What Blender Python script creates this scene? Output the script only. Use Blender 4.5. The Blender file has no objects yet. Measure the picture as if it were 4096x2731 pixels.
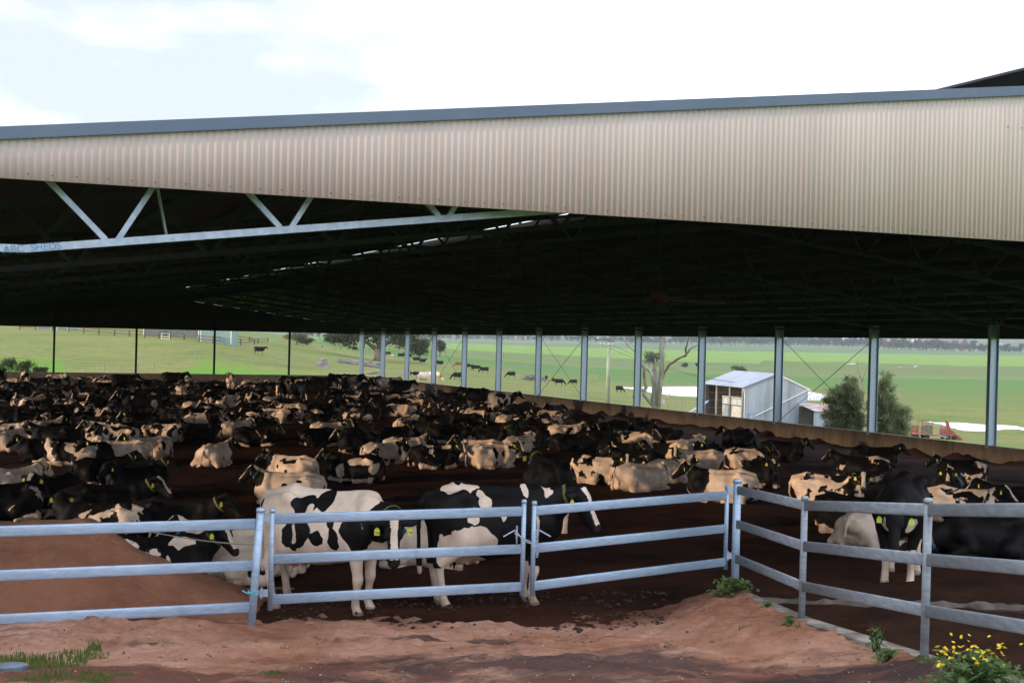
import bpy, bmesh, math, random
import numpy as np
from mathutils import Vector, Matrix, Euler
R = math.radians
scene = bpy.context.scene
COL = scene.collection
# ------------------------------------------------------------------ camera
F_PX, ROLL, HORIZ, THETA = 5400.0, 0.025, -40.0, math.atan(2213 / 5400.0)   # focal length and tilt measured on the photograph
EYE = 3.2
CT, ST = math.cos(THETA), math.sin(THETA)
FWD = Vector((ST, CT, 0)); RGT = Vector((CT, -ST, 0)); UPV = Vector((0, 0, 1))
camd = bpy.data.cameras.new('camera'); cam = bpy.data.objects.new('camera', camd); COL.objects.link(cam)
pit = HORIZ / F_PX
f_ = (FWD + UPV * pit).normalized(); u_ = (UPV - FWD * pit).normalized()
Rv = (RGT + u_ * ROLL).normalized(); Uv = (u_ - RGT * ROLL).normalized()
M = Matrix((Rv, Uv, -f_)).transposed().to_4x4(); M.translation = Vector((0, 0, EYE))
cam.matrix_world = M
camd.sensor_width = 36; camd.lens = F_PX / 4096 * 36; camd.clip_start = 0.1; camd.clip_end = 30000
scene.camera = cam
# ------------------------------------------------------------------ sky and sun
SUN_EL, SUN_AZ = R(6.5), R(8)          # low sun far to the left, a little in front of the gable
sun_from = Vector((-math.cos(SUN_AZ), -math.sin(SUN_AZ), math.tan(SUN_EL))).normalized()
w = bpy.data.worlds.new('World'); scene.world = w; w.use_nodes = True
nt = w.node_tree; nt.nodes.clear()
N = nt.nodes.new; L = nt.links.new
out = N('ShaderNodeOutputWorld'); bg = N('ShaderNodeBackground'); L(bg.outputs[0], out.inputs[0])
sky = N('ShaderNodeTexSky'); sky.sky_type = 'NISHITA'; sky.sun_disc = False
sky.sun_elevation = SUN_EL; sky.sun_rotation = math.atan2(sun_from.x, sun_from.y)
sky.air_density = 1.0; sky.dust_density = 1.5
tc = N('ShaderNodeTexCoord'); mp = N('ShaderNodeMapping'); mp.inputs['Scale'].default_value = (1.0, 1.0, 3.0)
L(tc.outputs['Generated'], mp.inputs[0])
no = N('ShaderNodeTexNoise'); no.inputs['Scale'].default_value = 5.5; no.inputs['Detail'].default_value = 6; no.inputs['Roughness'].default_value = .55
L(mp.outputs[0], no.inputs[0])
# a thin place in the overcast, up to the left
ds = N('ShaderNodeVectorMath'); ds.operation = 'DISTANCE'; L(tc.outputs['Generated'], ds.inputs[0]); ds.inputs[1].default_value = (.150, .973, .172)
ma = N('ShaderNodeMath'); ma.operation = 'MULTIPLY_ADD'; L(no.outputs[0], ma.inputs[0]); ma.inputs[1].default_value = 1.1; ma.inputs[2].default_value = -.55
mb_ = N('ShaderNodeMath'); mb_.operation = 'MULTIPLY_ADD'; L(ds.outputs['Value'], mb_.inputs[0]); mb_.inputs[1].default_value = 2.0; L(ma.outputs[0], mb_.inputs[2])
rp = N('ShaderNodeValToRGB'); rp.color_ramp.elements[0].position = .16; rp.color_ramp.elements[1].position = .62
rp.color_ramp.elements[0].color = (.0, .0, .0, 1)
L(mb_.outputs[0], rp.inputs[0])
mx = N('ShaderNodeMixRGB'); L(rp.outputs[0], mx.inputs[0])
hs = N('ShaderNodeMixRGB'); hs.blend_type = 'MIX'; hs.inputs[0].default_value = .9; L(sky.outputs[0], hs.inputs[1]); hs.inputs[2].default_value = (4.5, 5.0, 5.6, 1)
L(hs.outputs[0], mx.inputs[1]); mx.inputs[2].default_value = (8.8, 9.6, 11.0, 1)
L(mx.outputs[0], bg.inputs[0]); bg.inputs[1].default_value = .1
sl = bpy.data.lights.new('sun', 'SUN'); sl.energy = 1.8; sl.angle = R(3.0); sl.color = (1, .72, .46)
so = bpy.data.objects.new('sun', sl); COL.objects.link(so)
so.rotation_euler = (-sun_from).to_track_quat('-Z', 'Y').to_euler()
scene.view_settings.view_transform = 'Standard'; scene.view_settings.look = 'None'
scene.view_settings.exposure = 1.0; scene.view_settings.gamma = 1
# ------------------------------------------------------------------ helpers
rnd = random.Random(7)
def derolled(x, y):
    dx, dy = x - 2048.0, y - 1365.5
    return dx + ROLL * dy, dy - ROLL * dx
def at(x, y, z):
    """world point seen at photo pixel x, y at depth z metres along the view axis"""
    a, b = derolled(x, y)
    p = FWD * z + RGT * (a * z / F_PX)
    return Vector((p.x, p.y, EYE - (b - HORIZ) * z / F_PX))
def obj(name, me, m=None, parent=None, loc=None, rotz=None):
    o = bpy.data.objects.new(name, me); COL.objects.link(o)
    if m is not None:
        for k in (m if isinstance(m, (list, tuple)) else [m]):
            if k.name not in [q.name for q in me.materials if q]: me.materials.append(k)
    if parent: o.parent = parent
    if loc is not None: o.location = loc
    if rotz is not None: o.rotation_euler = (0, 0, rotz)
    return o
def tag(o, label=None, cat=None, group=None, kind=None):
    if label: o['label'] = label
    if cat: o['category'] = cat
    if group: o['group'] = group
    if kind: o['kind'] = kind
    return o
def empty(name, loc=(0, 0, 0), rotz=0):
    o = bpy.data.objects.new(name, None); COL.objects.link(o); o.location = loc; o.rotation_euler = (0, 0, rotz); return o
def copy_tree(o, parent=None):
    c = o.copy(); COL.objects.link(c); c.parent = parent
    for ch in list(o.children): copy_tree(ch, c)
    return c
class MB:
    def __init__(s): s.v = []; s.f = []; s.mi = []; s.cur = 0
    def add(s, vs, fs):
        b = len(s.v); s.v += [tuple(v) for v in vs]; s.f += [tuple(i + b for i in f) for f in fs]; s.mi += [s.cur] * len(fs); return s
    def box(s, c, d, rz=0, ax=None):
        hx, hy, hz = d[0] / 2, d[1] / 2, d[2] / 2
        m = ax if ax is not None else Matrix.Rotation(rz, 3, 'Z')
        c = Vector(c)
        vs = [c + m @ Vector((x * hx, y * hy, z * hz)) for x, y, z in ((-1,-1,-1),(1,-1,-1),(1,1,-1),(-1,1,-1),(-1,-1,1),(1,-1,1),(1,1,1),(-1,1,1))]
        return s.add(vs, [(0,3,2,1),(4,5,6,7),(0,1,5,4),(1,2,6,5),(2,3,7,6),(3,0,4,7)])
    def bar(s, a, b, wd, hd, up=(0, 0, 1), sec=None):
        """straight member of rectangular (or given) section from a to b"""
        a, b = Vector(a), Vector(b); d = (b - a).normalized(); up = Vector(up)
        sd = d.cross(up)
        if sd.length < 1e-4: sd = d.cross(Vector((0, 1, 0)))
        sd.normalize(); u = sd.cross(d)
        sec = sec or ((-.5,-.5),(.5,-.5),(.5,.5),(-.5,.5))
        n = len(sec)
        vs = [q + sd * (x * wd) + u * (y * hd) for q in (a, b) for x, y in sec]
        fs = [tuple(range(n))[::1], tuple(range(2 * n - 1, n - 1, -1))] + [(i + n, (i + 1) % n + n, (i + 1) % n, i) for i in range(n)]
        return s.add(vs, fs)
    def tube(s, pts, rad, n=10, cap=True):
        pts = [Vector(p) for p in pts]
        if not isinstance(rad, (list, tuple)): rad = [rad] * len(pts)
        prev = None; rings = []
        for i, p in enumerate(pts):
            t = (pts[min(i + 1, len(pts) - 1)] - pts[max(i - 1, 0)]).normalized()
            if prev is None:
                a = t.cross(Vector((0, 0, 1)));
                if a.length < .05: a = t.cross(Vector((1, 0, 0)))
            else:
                a = prev - t * prev.dot(t)
            a.normalize(); prev = a; b = t.cross(a)
            rings.append([p + (a * math.cos(k * 2 * math.pi / n) + b * math.sin(k * 2 * math.pi / n)) * rad[i] for k in range(n)])
        vs = [v for r in rings for v in r]
        fs = [(i * n + k, i * n + (k + 1) % n, (i + 1) * n + (k + 1) % n, (i + 1) * n + k) for i in range(len(pts) - 1) for k in range(n)]
        if cap: fs += [tuple(range(n - 1, -1, -1)), tuple(range((len(pts) - 1) * n, len(pts) * n))]
        return s.add(vs, fs)
    def mesh(s, name='m', smooth=False):
        me = bpy.data.meshes.new(name); me.from_pydata(s.v, [], s.f); me.update()
        if any(s.mi): me.polygons.foreach_set('material_index', s.mi)
        if smooth: me.polygons.foreach_set('use_smooth', [True] * len(s.f))
        return me
    def build(s, name, m, parent=None, smooth=False, loc=None, rotz=None):
        return obj(name, s.mesh(name, smooth), m, parent, loc, rotz)
def fnoise(x, y, seed=0):
    """cheap smooth value noise on arrays"""
    x = np.asarray(x, float); y = np.asarray(y, float)
    xi = np.floor(x).astype(np.int64); yi = np.floor(y).astype(np.int64); xf = x - xi; yf = y - yi
    def h(a, b):
        n = (a * 374761393 + b * 668265263 + seed * 1442695041) & 0x7fffffff
        n = ((n ^ (n >> 13)) * 1274126177) & 0x7fffffff
        return ((n ^ (n >> 16)) & 0xffff) / 65535.0
    u = xf * xf * (3 - 2 * xf); v = yf * yf * (3 - 2 * yf)
    return (h(xi, yi) * (1 - u) + h(xi + 1, yi) * u) * (1 - v) + (h(xi, yi + 1) * (1 - u) + h(xi + 1, yi + 1) * u) * v - .5
def fbm(x, y, seed=0, oct=4):
    return sum(fnoise(x * 2 ** k, y * 2 ** k, seed + k) / 2 ** k for k in range(oct))
def grid_mesh(name, P, smooth=True):
    """P: (n, m, 3) array"""
    n, m = P.shape[:2]; me = bpy.data.meshes.new(name)
    idx = np.arange(n * m).reshape(n, m)
    q = np.stack([idx[:-1, :-1], idx[1:, :-1], idx[1:, 1:], idx[:-1, 1:]], -1).reshape(-1, 4)
    fast_mesh(me, P.reshape(-1, 3), q, smooth); return me
def fast_mesh(me, V, Q, smooth=True):
    me.vertices.add(len(V)); me.vertices.foreach_set('co', np.asarray(V, np.float32).ravel())
    Q = np.asarray(Q, np.int32); k = Q.shape[1]
    me.loops.add(Q.size); me.loops.foreach_set('vertex_index', Q.ravel())
    me.polygons.add(len(Q)); me.polygons.foreach_set('loop_start', np.arange(len(Q), dtype=np.int32) * k)
    me.polygons.foreach_set('use_smooth', np.full(len(Q), smooth))
    me.update(calc_edges=True); me.validate()
# ------------------------------------------------------------------ materials
class NG:
    def __init__(s, name):
        s.m = bpy.data.materials.new(name); s.m.use_nodes = True; s.t = s.m.node_tree; s.t.nodes.clear()
        s.o = s.n('ShaderNodeOutputMaterial'); s.b = s.n('ShaderNodeBsdfPrincipled'); s.l(s.b.outputs[0], s.o.inputs[0])
    def n(s, t, **kw):
        q = s.t.nodes.new(t)
        for k, v in kw.items(): setattr(q, k, v)
        return q
    def l(s, a, b): s.t.links.new(a, b)
    def set(s, **kw):
        for k, v in kw.items(): s.b.inputs[k.replace('_', ' ')].default_value = v
    def co(s, kind='Object', scale=(1, 1, 1), rot=(0, 0, 0), loc=(0, 0, 0)):
        t = s.n('ShaderNodeTexCoord'); m = s.n('ShaderNodeMapping')
        m.inputs['Scale'].default_value = scale; m.inputs['Rotation'].default_value = rot; m.inputs['Location'].default_value = loc
        s.l(t.outputs[kind], m.inputs[0]); return m.outputs[0]
    def noise(s, vec, scale, detail=3, rough=.55, dist=0):
        q = s.n('ShaderNodeTexNoise'); s.l(vec, q.inputs['Vector']); q.inputs['Scale'].default_value = scale
        q.inputs['Detail'].default_value = detail; q.inputs['Roughness'].default_value = rough; q.inputs['Distortion'].default_value = dist
        return q.outputs['Fac']
    def ramp(s, fac, stops, interp='LINEAR'):
        q = s.n('ShaderNodeValToRGB'); q.color_ramp.interpolation = interp; e = q.color_ramp.elements
        while len(e) < len(stops): e.new(.5)
        for i, (p, c) in enumerate(stops):
            e[i].position = p; e[i].color = (*c, 1) if len(c) == 3 else c
        s.l(fac, q.inputs[0]); return q.outputs[0]
    def mix(s, fac, a, b, mode='MIX'):
        q = s.n('ShaderNodeMixRGB', blend_type=mode)
        for k, v in ((0, fac), (1, a), (2, b)):
            if hasattr(v, 'is_linked'): s.l(v, q.inputs[k])
            elif k: q.inputs[k].default_value = (*v, 1)
            else: q.inputs[0].default_value = v
        return q.outputs[0]
    def math(s, op, a, b=None, clamp=False):
        q = s.n('ShaderNodeMath', operation=op, use_clamp=clamp)
        for k, v in ((0, a), (1, b)):
            if v is None: continue
            if hasattr(v, 'is_linked'): s.l(v, q.inputs[k])
            else: q.inputs[k].default_value = v
        return q.outputs[0]
    def col(s, c): s.l(c, s.b.inputs['Base Color'])
    def bump(s, h, strength=.3, dist=.02):
        q = s.n('ShaderNodeBump'); q.inputs['Strength'].default_value = strength; q.inputs['Distance'].default_value = dist
        s.l(h, q.inputs['Height']); s.l(q.outputs[0], s.b.inputs['Normal'])
    def attr(s, name, typ='GEOMETRY'):
        q = s.n('ShaderNodeAttribute', attribute_name=name, attribute_type=typ); return q.outputs['Fac']
def simple(name, c, c2=None, scale=8, rough=.6, metal=0, bump=0, stretch=(1, 1, 1), detail=4, lo=.35, hi=.65):
    g = NG(name); g.set(Roughness=rough, Metallic=metal)
    v = g.co('Object', stretch); n = g.noise(v, scale, detail)
    g.col(g.ramp(n, [(lo, c), (hi, c2 or c)]))
    if bump: g.bump(n, bump)
    return g.m
galv = simple('galvanised_steel', (.34, .40, .49), (.46, .52, .62), 14, .42, .55, stretch=(1, 1, 1), detail=5)  # bluish: the reflected sky is tinted into the base colour
galv2 = NG('galvanised_rail'); galv2.set(Roughness=.42, Metallic=.3)
_n = galv2.noise(galv2.co('Object', (1, 1, 6)), 7, 7, .7); _s = galv2.noise(galv2.co('Object', (.6, .6, 9)), 22, 4, .6)
_c = galv2.ramp(_n, [(.28, (.24, .33, .44)), (.5, (.335, .43, .555)), (.72, (.44, .54, .66))])  # blue of the sky's reflection put into the rail colour
_c = galv2.mix(galv2.ramp(_s, [(.62, (0, 0, 0)), (.70, (.7, .7, .7))]), _c, (.60, .66, .74)); _c = galv2.mix(galv2.ramp(galv2.noise(galv2.co('Object'), 3.1, 6, .7), [(.60, (0, 0, 0)), (.72, (.55, .55, .55))]), _c, (.20, .19, .19))
galv2.col(_c); galv2.bump(_n, .12, .01); galv2 = galv2.m
galv3 = simple('shaded_galvanised_rail', (.19, .21, .235), (.31, .335, .365), 7, .55, .3, stretch=(1, 1, 4), detail=6, lo=.3, hi=.7)  # darker rail copy: shade on the left-facing right fence put into the colour
steel_dark = simple('shade_dark_steel', (.014, .017, .024), (.022, .024, .031), 5, .6, .2)  # near-black: shade under the shed roof put into the steel's colour
concrete = simple('concrete', (.10, .075, .055), (.27, .235, .195), 3.2, .9, 0, .4, detail=9, lo=.4, hi=.62)
timber_grey = simple('weathered_timber', (.20, .17, .14), (.34, .31, .28), 3, .85, 0, .4, stretch=(1, 1, .25), detail=6)
timber_brown = simple('brown_stained_timber', (.075, .045, .032), (.12, .075, .055), 4, .8)
white_paint = simple('white_paint', (.68, .68, .66), (.78, .78, .77), 3, .5)
black_rubber = simple('black_rubber', (.015, .015, .015), (.03, .03, .03), 6, .8)
# ------------------------------------------------------------------ the cattle shed (X across, Y away along the ridge)
SL = .00925                               # the whole shed falls about one in a hundred towards the back
def sh(x, y, h): return Vector((x, y, EYE + h - SL * y))
XL, XR, XC = -5.5, 37.7, 16.3
YF, YB, BAY = 14.1, 132.0, 7.5
WALL_TOP, EAVE = -3.62, .57
def roofh(x): return 1.945 + .123 * (x if x < XC else 2 * XC - x)
POST_Y = [42.0 + BAY * k for k in range(-3, 13)]
shed = empty('cattle_shed', sh(XC, YF, -3.3))
tag(shed, 'long open cattle shed with cream corrugated gable and galvanised posts', 'shed')
shed_inv = Matrix.Translation(-shed.location)
def part(mb, name, m, parent=None, smooth=False):
    """build in world coordinates, hang on the shed"""
    par = parent or shed
    o = obj(name, mb.mesh(name, smooth), m); o.parent = par
    o.matrix_parent_inverse = Matrix.Translation(-shed.location) if par is shed else par.matrix_world.inverted()
    return o
# roof sheets, thin slabs with a vented ridge between them
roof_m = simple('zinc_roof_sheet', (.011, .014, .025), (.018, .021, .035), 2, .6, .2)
for name_, (xa, xb) in (('l', (XL - .35, XC - .6)), ('r', (XC + .5, XR + .35))):
    b = MB()
    for (ya, yb) in ((YF - .05, YB + .2),):
        P = [sh(x, y, roofh(x) + dz) for dz in (-.04, 0) for x, y in ((xa, ya), (xb, ya), (xb, yb), (xa, yb))]
        b.add(P, [(0, 3, 2, 1), (4, 5, 6, 7), (0, 1, 5, 4), (1, 2, 6, 5), (2, 3, 7, 6), (3, 0, 4, 7)])
    part(b, 'roof_sheet', roof_m)
b = MB(); capx = (XC - 1.55, XC - .1, XC + 1.35)
top = [sh(x, y, h) for y in (YF - .1, YB + .2) for x, h in ((capx[0], 4.31), (capx[1], 4.5), (capx[2], 4.31), (capx[2], 4.27), (capx[1], 4.46), (capx[0], 4.27))]
b.add(top, [(0, 1, 7, 6), (1, 2, 8, 7), (2, 3, 9, 8), (3, 4, 10, 9), (4, 5, 11, 10), (5, 0, 6, 11), (5, 4, 1, 0), (4, 3, 2, 1), (6, 7, 10, 11), (7, 8, 9, 10)])
part(b, 'ridge_cap', roof_m)
for y in [YF + .25] + POST_Y[::1]:
    for x in (XC - 1.3, XC + 1.1):
        b = MB(); b.bar(sh(x, y, roofh(x) - .2), sh(x, y, 4.30), .09, .06)
        part(b, 'ridge_strut', steel_dark if y > 18 else galv)  # front struts coloured as lit, inner ones as shaded
# purlins under the sheets
for xs in (np.linspace(XL + .3, XC - .9, 13), np.linspace(XC + .5, XR - .3, 13)):
    for x in xs:
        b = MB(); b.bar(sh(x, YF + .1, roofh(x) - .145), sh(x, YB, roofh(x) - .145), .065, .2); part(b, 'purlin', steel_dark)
# front gable: corrugated cladding with lapped sheets and screws
clad_m = NG('cream_corrugated_sheet'); clad_m.set(Roughness=.42)
vv = clad_m.co('Object', (1, 1, .12)); n1 = clad_m.noise(vv, 1.3, 5)
clad_m.col(clad_m.ramp(n1, [(.3, (.605, .49, .465)), (.7, (.66, .545, .515))])); clad_m = clad_m.m
screw_m = simple('grey_screw', (.08, .08, .085), (.12, .12, .12))
def cladding(xa, xb, hb, y, pitch=.0762, amp=.0056, lap=.762):
    b = MB(); xs = np.arange(xa, xb, pitch / 8); n = len(xs); V = []
    for x in xs:
        yy = y - amp * math.cos(2 * math.pi * (x - xa) / pitch) - .004 * (((x - xa) % lap) / lap)
        V += [sh(x, yy, hb), sh(x, yy, roofh(x) - .11)]
    me_f = [(2 * i, 2 * i + 2, 2 * i + 3, 2 * i + 1) for i in range(n - 1)]
    # back skin gives the sheet its thickness at the cut edge
    V2 = [v + Vector((0, .012, 0)) for v in V]
    b.add(V + V2, me_f + [tuple(q + 2 * n for q in reversed(f)) for f in me_f] + [(2 * i, 2 * n + 2 * i, 2 * n + 2 * i + 2, 2 * i + 2) for i in range(n - 1)])
    b.cur = 1
    k = 0
    for s0 in np.arange(xa, xb - .8, lap):
        for q in (0, .2286, .4572):
            x = s0 + q + pitch * .5 * 0
            yy = y - amp - .008
            for hh in ((hb + .055), 3.0):
                if hh > 2 and (x < 10 or hh > roofh(x) - .5): continue
                b.box(sh(x, yy, hh), (.013, .012, .013))
    return b
b = cladding(XL, XR, 1.50, YF); o = part(b, 'gable_cladding', [clad_m, screw_m]); o.data.polygons.foreach_set('use_smooth', [p.material_index == 0 and len(p.vertices) == 4 for p in o.data.polygons])
flash_m = simple('slate_grey_flashing', (.080, .112, .170), (.095, .13, .19), 1.0, .4)
for xa, xb in ((XL - .35, XC - 1.2), (XC + 1.0, XR + .35)):
    b = MB()
    edges = [xa] + [xx for xx in np.arange(xa + 1.9, xb, 4.05) if xb - xx > .5] + [xb]
    for i in range(len(edges) - 1):
        a, c = edges[i], edges[i + 1] + (.03 if i < len(edges) - 2 else 0); yy = YF - .07 - .002 * (i % 2)
        b.bar(sh(a, yy, roofh(a) - .052), sh(c, yy, roofh(c) - .052), .012, .115, up=(0, 0, 1))
        b.bar(sh(a, yy + .03, roofh(a) - .112), sh(c, yy + .03, roofh(c) - .112), .07, .012)
    part(b, 'barge_flashing', flash_m)
for hh in (1.62, 2.6):
    b = MB(); x0 = XL if hh < 2 else 6.0
    b.bar(sh(x0, YF + .075, hh), sh(XR if hh < 2 else 26, YF + .075, hh), .1, .1); part(b, 'gable_girt', galv)
# trusses
def chordh(x): return roofh(x) - 1.165 + .005 * x * 0
def truss(y, m, split):
    tr = None
    def web(mb):
        n = 0; step = 1.83
        for sgn in (-1, 1):
            s = .75 if sgn < 0 else .75
            while True:
                xv = XC - 14.85 + 0 if False else (XC + sgn * (14.85 - step * n))
                n += 1
                if sgn * (xv - XC) < .6: break
                yield sgn, xv
            n = 0
    ends = (XL + .3, XR - .3)
    lo = lambda x: sh(x, y, max(chordh(x), .05))
    t0 = MB()
    for xa, xb in ((ends[0], XC), (XC, ends[1])):
        t0.bar(sh(xa, y, roofh(xa) - .30), sh(xb, y, roofh(xb) - .30), .075, .10)
    top_o = part(t0, 'truss', m)
    t1 = MB()
    for xa, xb in ((0.6, XC), (XC, 2 * XC - 0.6)):
        t1.bar(sh(xa, y, roofh(xa) - 1.165), sh(xb, y, roofh(xb) - 1.165), .075, .078)
    for xa, xb in ((ends[0], 0.6), (ends[1], 2 * XC - .6)):
        t1.bar(sh(xa, y, roofh(xa) - .5), sh(xb, y, roofh(xb) - 1.165), .075, .078)
    webs = []
    xs = [1.455 + 1.83 * k for k in range(0, 8)]
    for xv in xs + [2 * XC - q for q in xs]:
        wmb = MB(); s = 1 if xv < XC else -1
        wmb.bar(sh(xv - .06 * s, y, roofh(xv) - 1.14), sh(xv - .78 * s, y, roofh(xv - .78 * s) - .32), .06, .058)
        wmb.bar(sh(xv + .06 * s, y, roofh(xv) - 1.14), sh(xv + .60 * s, y, roofh(xv + .60 * s) - .32), .06, .058)
        webs.append(wmb)
    if split:
        top_o.name = 'front_truss'
        c = obj('bottom_chord', t1.mesh('bottom_chord'), m); c.parent = top_o; c.matrix_parent_inverse = top_o.matrix_world.inverted()
        for wmb in webs:
            c = obj('web_brace', wmb.mesh('web_brace'), m); c.parent = top_o; c.matrix_parent_inverse = top_o.matrix_world.inverted()
    else:
        mm = MB(); mm.v, mm.f, mm.mi = list(t0.v), list(t0.f), list(t0.mi)
        for q in [t1] + webs: mm.add(q.v, q.f)
        top_o.data = mm.mesh('truss'); top_o.data.materials.append(m)
    return top_o
for i, y in enumerate([YF + .55] + POST_Y[:-1]):
    tr = truss(y, galv if i == 0 else steel_dark, i == 0)  # front truss coloured as lit, the inner ones as shaded
    if i == 0: front_truss = tr
# painted lettering on the front chord
fc = bpy.data.curves.new('lettering', 'FONT'); fc.body = 'ABC  SHEDS'; fc.size = .105; fc.extrude = .0008
tmp = bpy.data.objects.new('tmp', fc); COL.objects.link(tmp); bpy.context.view_layer.update()
tme = bpy.data.meshes.new_from_object(tmp.evaluated_get(bpy.context.evaluated_depsgraph_get())); bpy.data.objects.remove(tmp)
blue_ink = simple('faded_blue_ink', (.05, .20, .38), (.12, .30, .50), 30, .6)
lt = obj('lettering', tme, blue_ink); a_ = math.atan(.123)
lt.matrix_world = Matrix.Translation(sh(.40, YF + .51, roofh(.40) - 1.197)) @ Matrix.Rotation(-a_, 4, 'Y') @ Matrix.Rotation(R(90), 4, 'X')
mw = lt.matrix_world.copy(); lt.parent = front_truss; lt.matrix_parent_inverse = front_truss.matrix_world.inverted(); lt.matrix_world = mw
b = MB(); b.bar(sh(2.2, YF + 1.9, 1.15), sh(2.05, YF + 1.9, 1.9), .11, .02); part(b, 'hanging_plate', galv)
# posts of the long sides (I section) and of the back gable
def ipost(mb, x, y, h0, h1, d=.42, wf=.18, tf=.018, tw=.012):
    p = lambda xx, yy, h: sh(xx, yy, h)
    mb.box((p(x, y, h0) + p(x, y, h1)) / 2, (d, tw, h1 - h0))
    for s_ in (-1, 1): mb.box((p(x + s_ * (d / 2 - tf / 2), y, h0) + p(x + s_ * (d / 2 - tf / 2), y, h1)) / 2, (tf, wf, h1 - h0 + .004))
for y in POST_Y:
    for x in (XL, XR):
        if x == XL and y < 19: continue
        b = MB(); ipost(b, x, y, WALL_TOP - .1, roofh(x) - .1 if y > 15 else 1.2); part(b, 'post', galv)
for x in (30.3, 22.95, 15.6, 8.2, .9):
    b = MB(); b.box(sh(x, YB, (WALL_TOP + EAVE) / 2 + .5), (.19, .15, EAVE - WALL_TOP + 1.2)); part(b, 'gable_post', steel_dark)
# fascia above the openings, concrete walls below
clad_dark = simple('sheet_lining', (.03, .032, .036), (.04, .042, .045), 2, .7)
def wallbox(name, pts, m):
    b = MB(); b.add(pts, [(0, 3, 2, 1), (4, 5, 6, 7), (0, 1, 5, 4), (1, 2, 6, 5), (2, 3, 7, 6), (3, 0, 4, 7)]); return part(b, name, m)
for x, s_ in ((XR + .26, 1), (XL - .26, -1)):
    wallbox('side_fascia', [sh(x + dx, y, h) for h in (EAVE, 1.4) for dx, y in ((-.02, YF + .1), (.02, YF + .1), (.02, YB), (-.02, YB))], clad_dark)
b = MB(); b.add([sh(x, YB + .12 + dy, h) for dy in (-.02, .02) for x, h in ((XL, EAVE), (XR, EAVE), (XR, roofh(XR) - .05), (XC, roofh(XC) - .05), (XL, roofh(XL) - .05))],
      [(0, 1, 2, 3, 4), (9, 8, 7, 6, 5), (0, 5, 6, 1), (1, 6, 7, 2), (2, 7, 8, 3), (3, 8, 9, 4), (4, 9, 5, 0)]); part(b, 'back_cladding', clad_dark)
conc = NG('stained_concrete'); conc.set(Roughness=.85)
vv = conc.co('Object', (1, 1, .35)); n1 = conc.noise(vv, .8, 7, .6); n2 = conc.noise(conc.co('Object'), 9, 4)
conc.col(conc.mix(conc.ramp(n2, [(.4, (0, 0, 0)), (.7, (.5, .5, .5))]), conc.ramp(n1, [(.3, (.11, .09, .07)), (.55, (.27, .215, .155)), (.72, (.15, .12, .09))]), (.08, .06, .04)))
conc.bump(n2, .2); conc = conc.m
def cwall(name, x0, y0, x1, y1, th):
    b = MB(); n = max(1, round(math.hypot(x1 - x0, y1 - y0) / BAY)); d = Vector((x1 - x0, y1 - y0, 0)); nn = Vector((-d.y, d.x, 0)).normalized() * th / 2
    for i in range(n):
        a = (i + .002) / n; c = (i + .998) / n
        P = []
        for h in (WALL_TOP - 3.2, WALL_TOP):
            for t, s_ in ((a, -1), (c, -1), (c, 1), (a, 1)):
                q = sh(x0 + d.x * t, y0 + d.y * t, h) + nn * s_; P.append(q)
        b.add(P, [(0, 3, 2, 1), (4, 5, 6, 7), (0, 1, 5, 4), (1, 2, 6, 5), (2, 3, 7, 6), (3, 0, 4, 7)])
    return part(b, name, conc)
cwall('concrete_wall', XR - .05, 22, XR - .05, YB, .2); cwall('concrete_wall', XL, 24, XL, YB, .2); cwall('concrete_wall', XL, YB - .05, XR, YB - .05, .2)
# cross cables in three of the long wall's bays
for k in (1, 5, 8):
    y0, y1 = POST_Y[3 + k], POST_Y[4 + k]
    for a, c in ((WALL_TOP, EAVE), (EAVE, WALL_TOP)):
        b = MB(); b.tube([sh(XR + .05, y0, a), sh(XR + .05, y1, c)], .013, 6); part(b, 'brace_cable', steel_dark)
# ceiling fan hung from the trusses
fan_p = None
orange_p = simple('orange_paint', (.13, .035, .01), (.16, .045, .012), 4, .5)
fan = empty('ceiling_fan', at(2634, 1212, 38.0)); tag(fan, 'large dark ceiling fan with orange hub hanging from the shed trusses', 'ceiling fan')
b = MB(); b.tube([(0, 0, .3), (0, 0, 2.6)], .05, 8); b.build('drop_pole', steel_dark, fan)
b = MB(); b.tube([(0, 0, .32), (0, 0, .30), (0, 0, .02), (0, 0, 0)], [.05, .26, .24, .05], 16); b.build('motor_housing', orange_p, fan, True)
for k in range(6):
    a = k * math.pi / 3 + .2; b = MB(); b.bar((math.cos(a) * .2, math.sin(a) * .2, .1), (math.cos(a) * 2.6, math.sin(a) * 2.6, .06), .19, .02); b.build('fan_blade', orange_p if k in (0, 5) else steel_dark, fan)
# ------------------------------------------------------------------ ground: pasture and plain, bedding floor, front yard
def lerp_tab(t, xs, ys): return np.interp(t, xs, ys)
def floor_h(X, Y):
    """bedding level, relative to the eye"""
    return np.interp(Y, [10, 12.4, 14.5, 15.2, 45, 130, 140], [-3.9, -3.75, -3.42, -3.36, -4.58, -5.5, -5.6])
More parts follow.
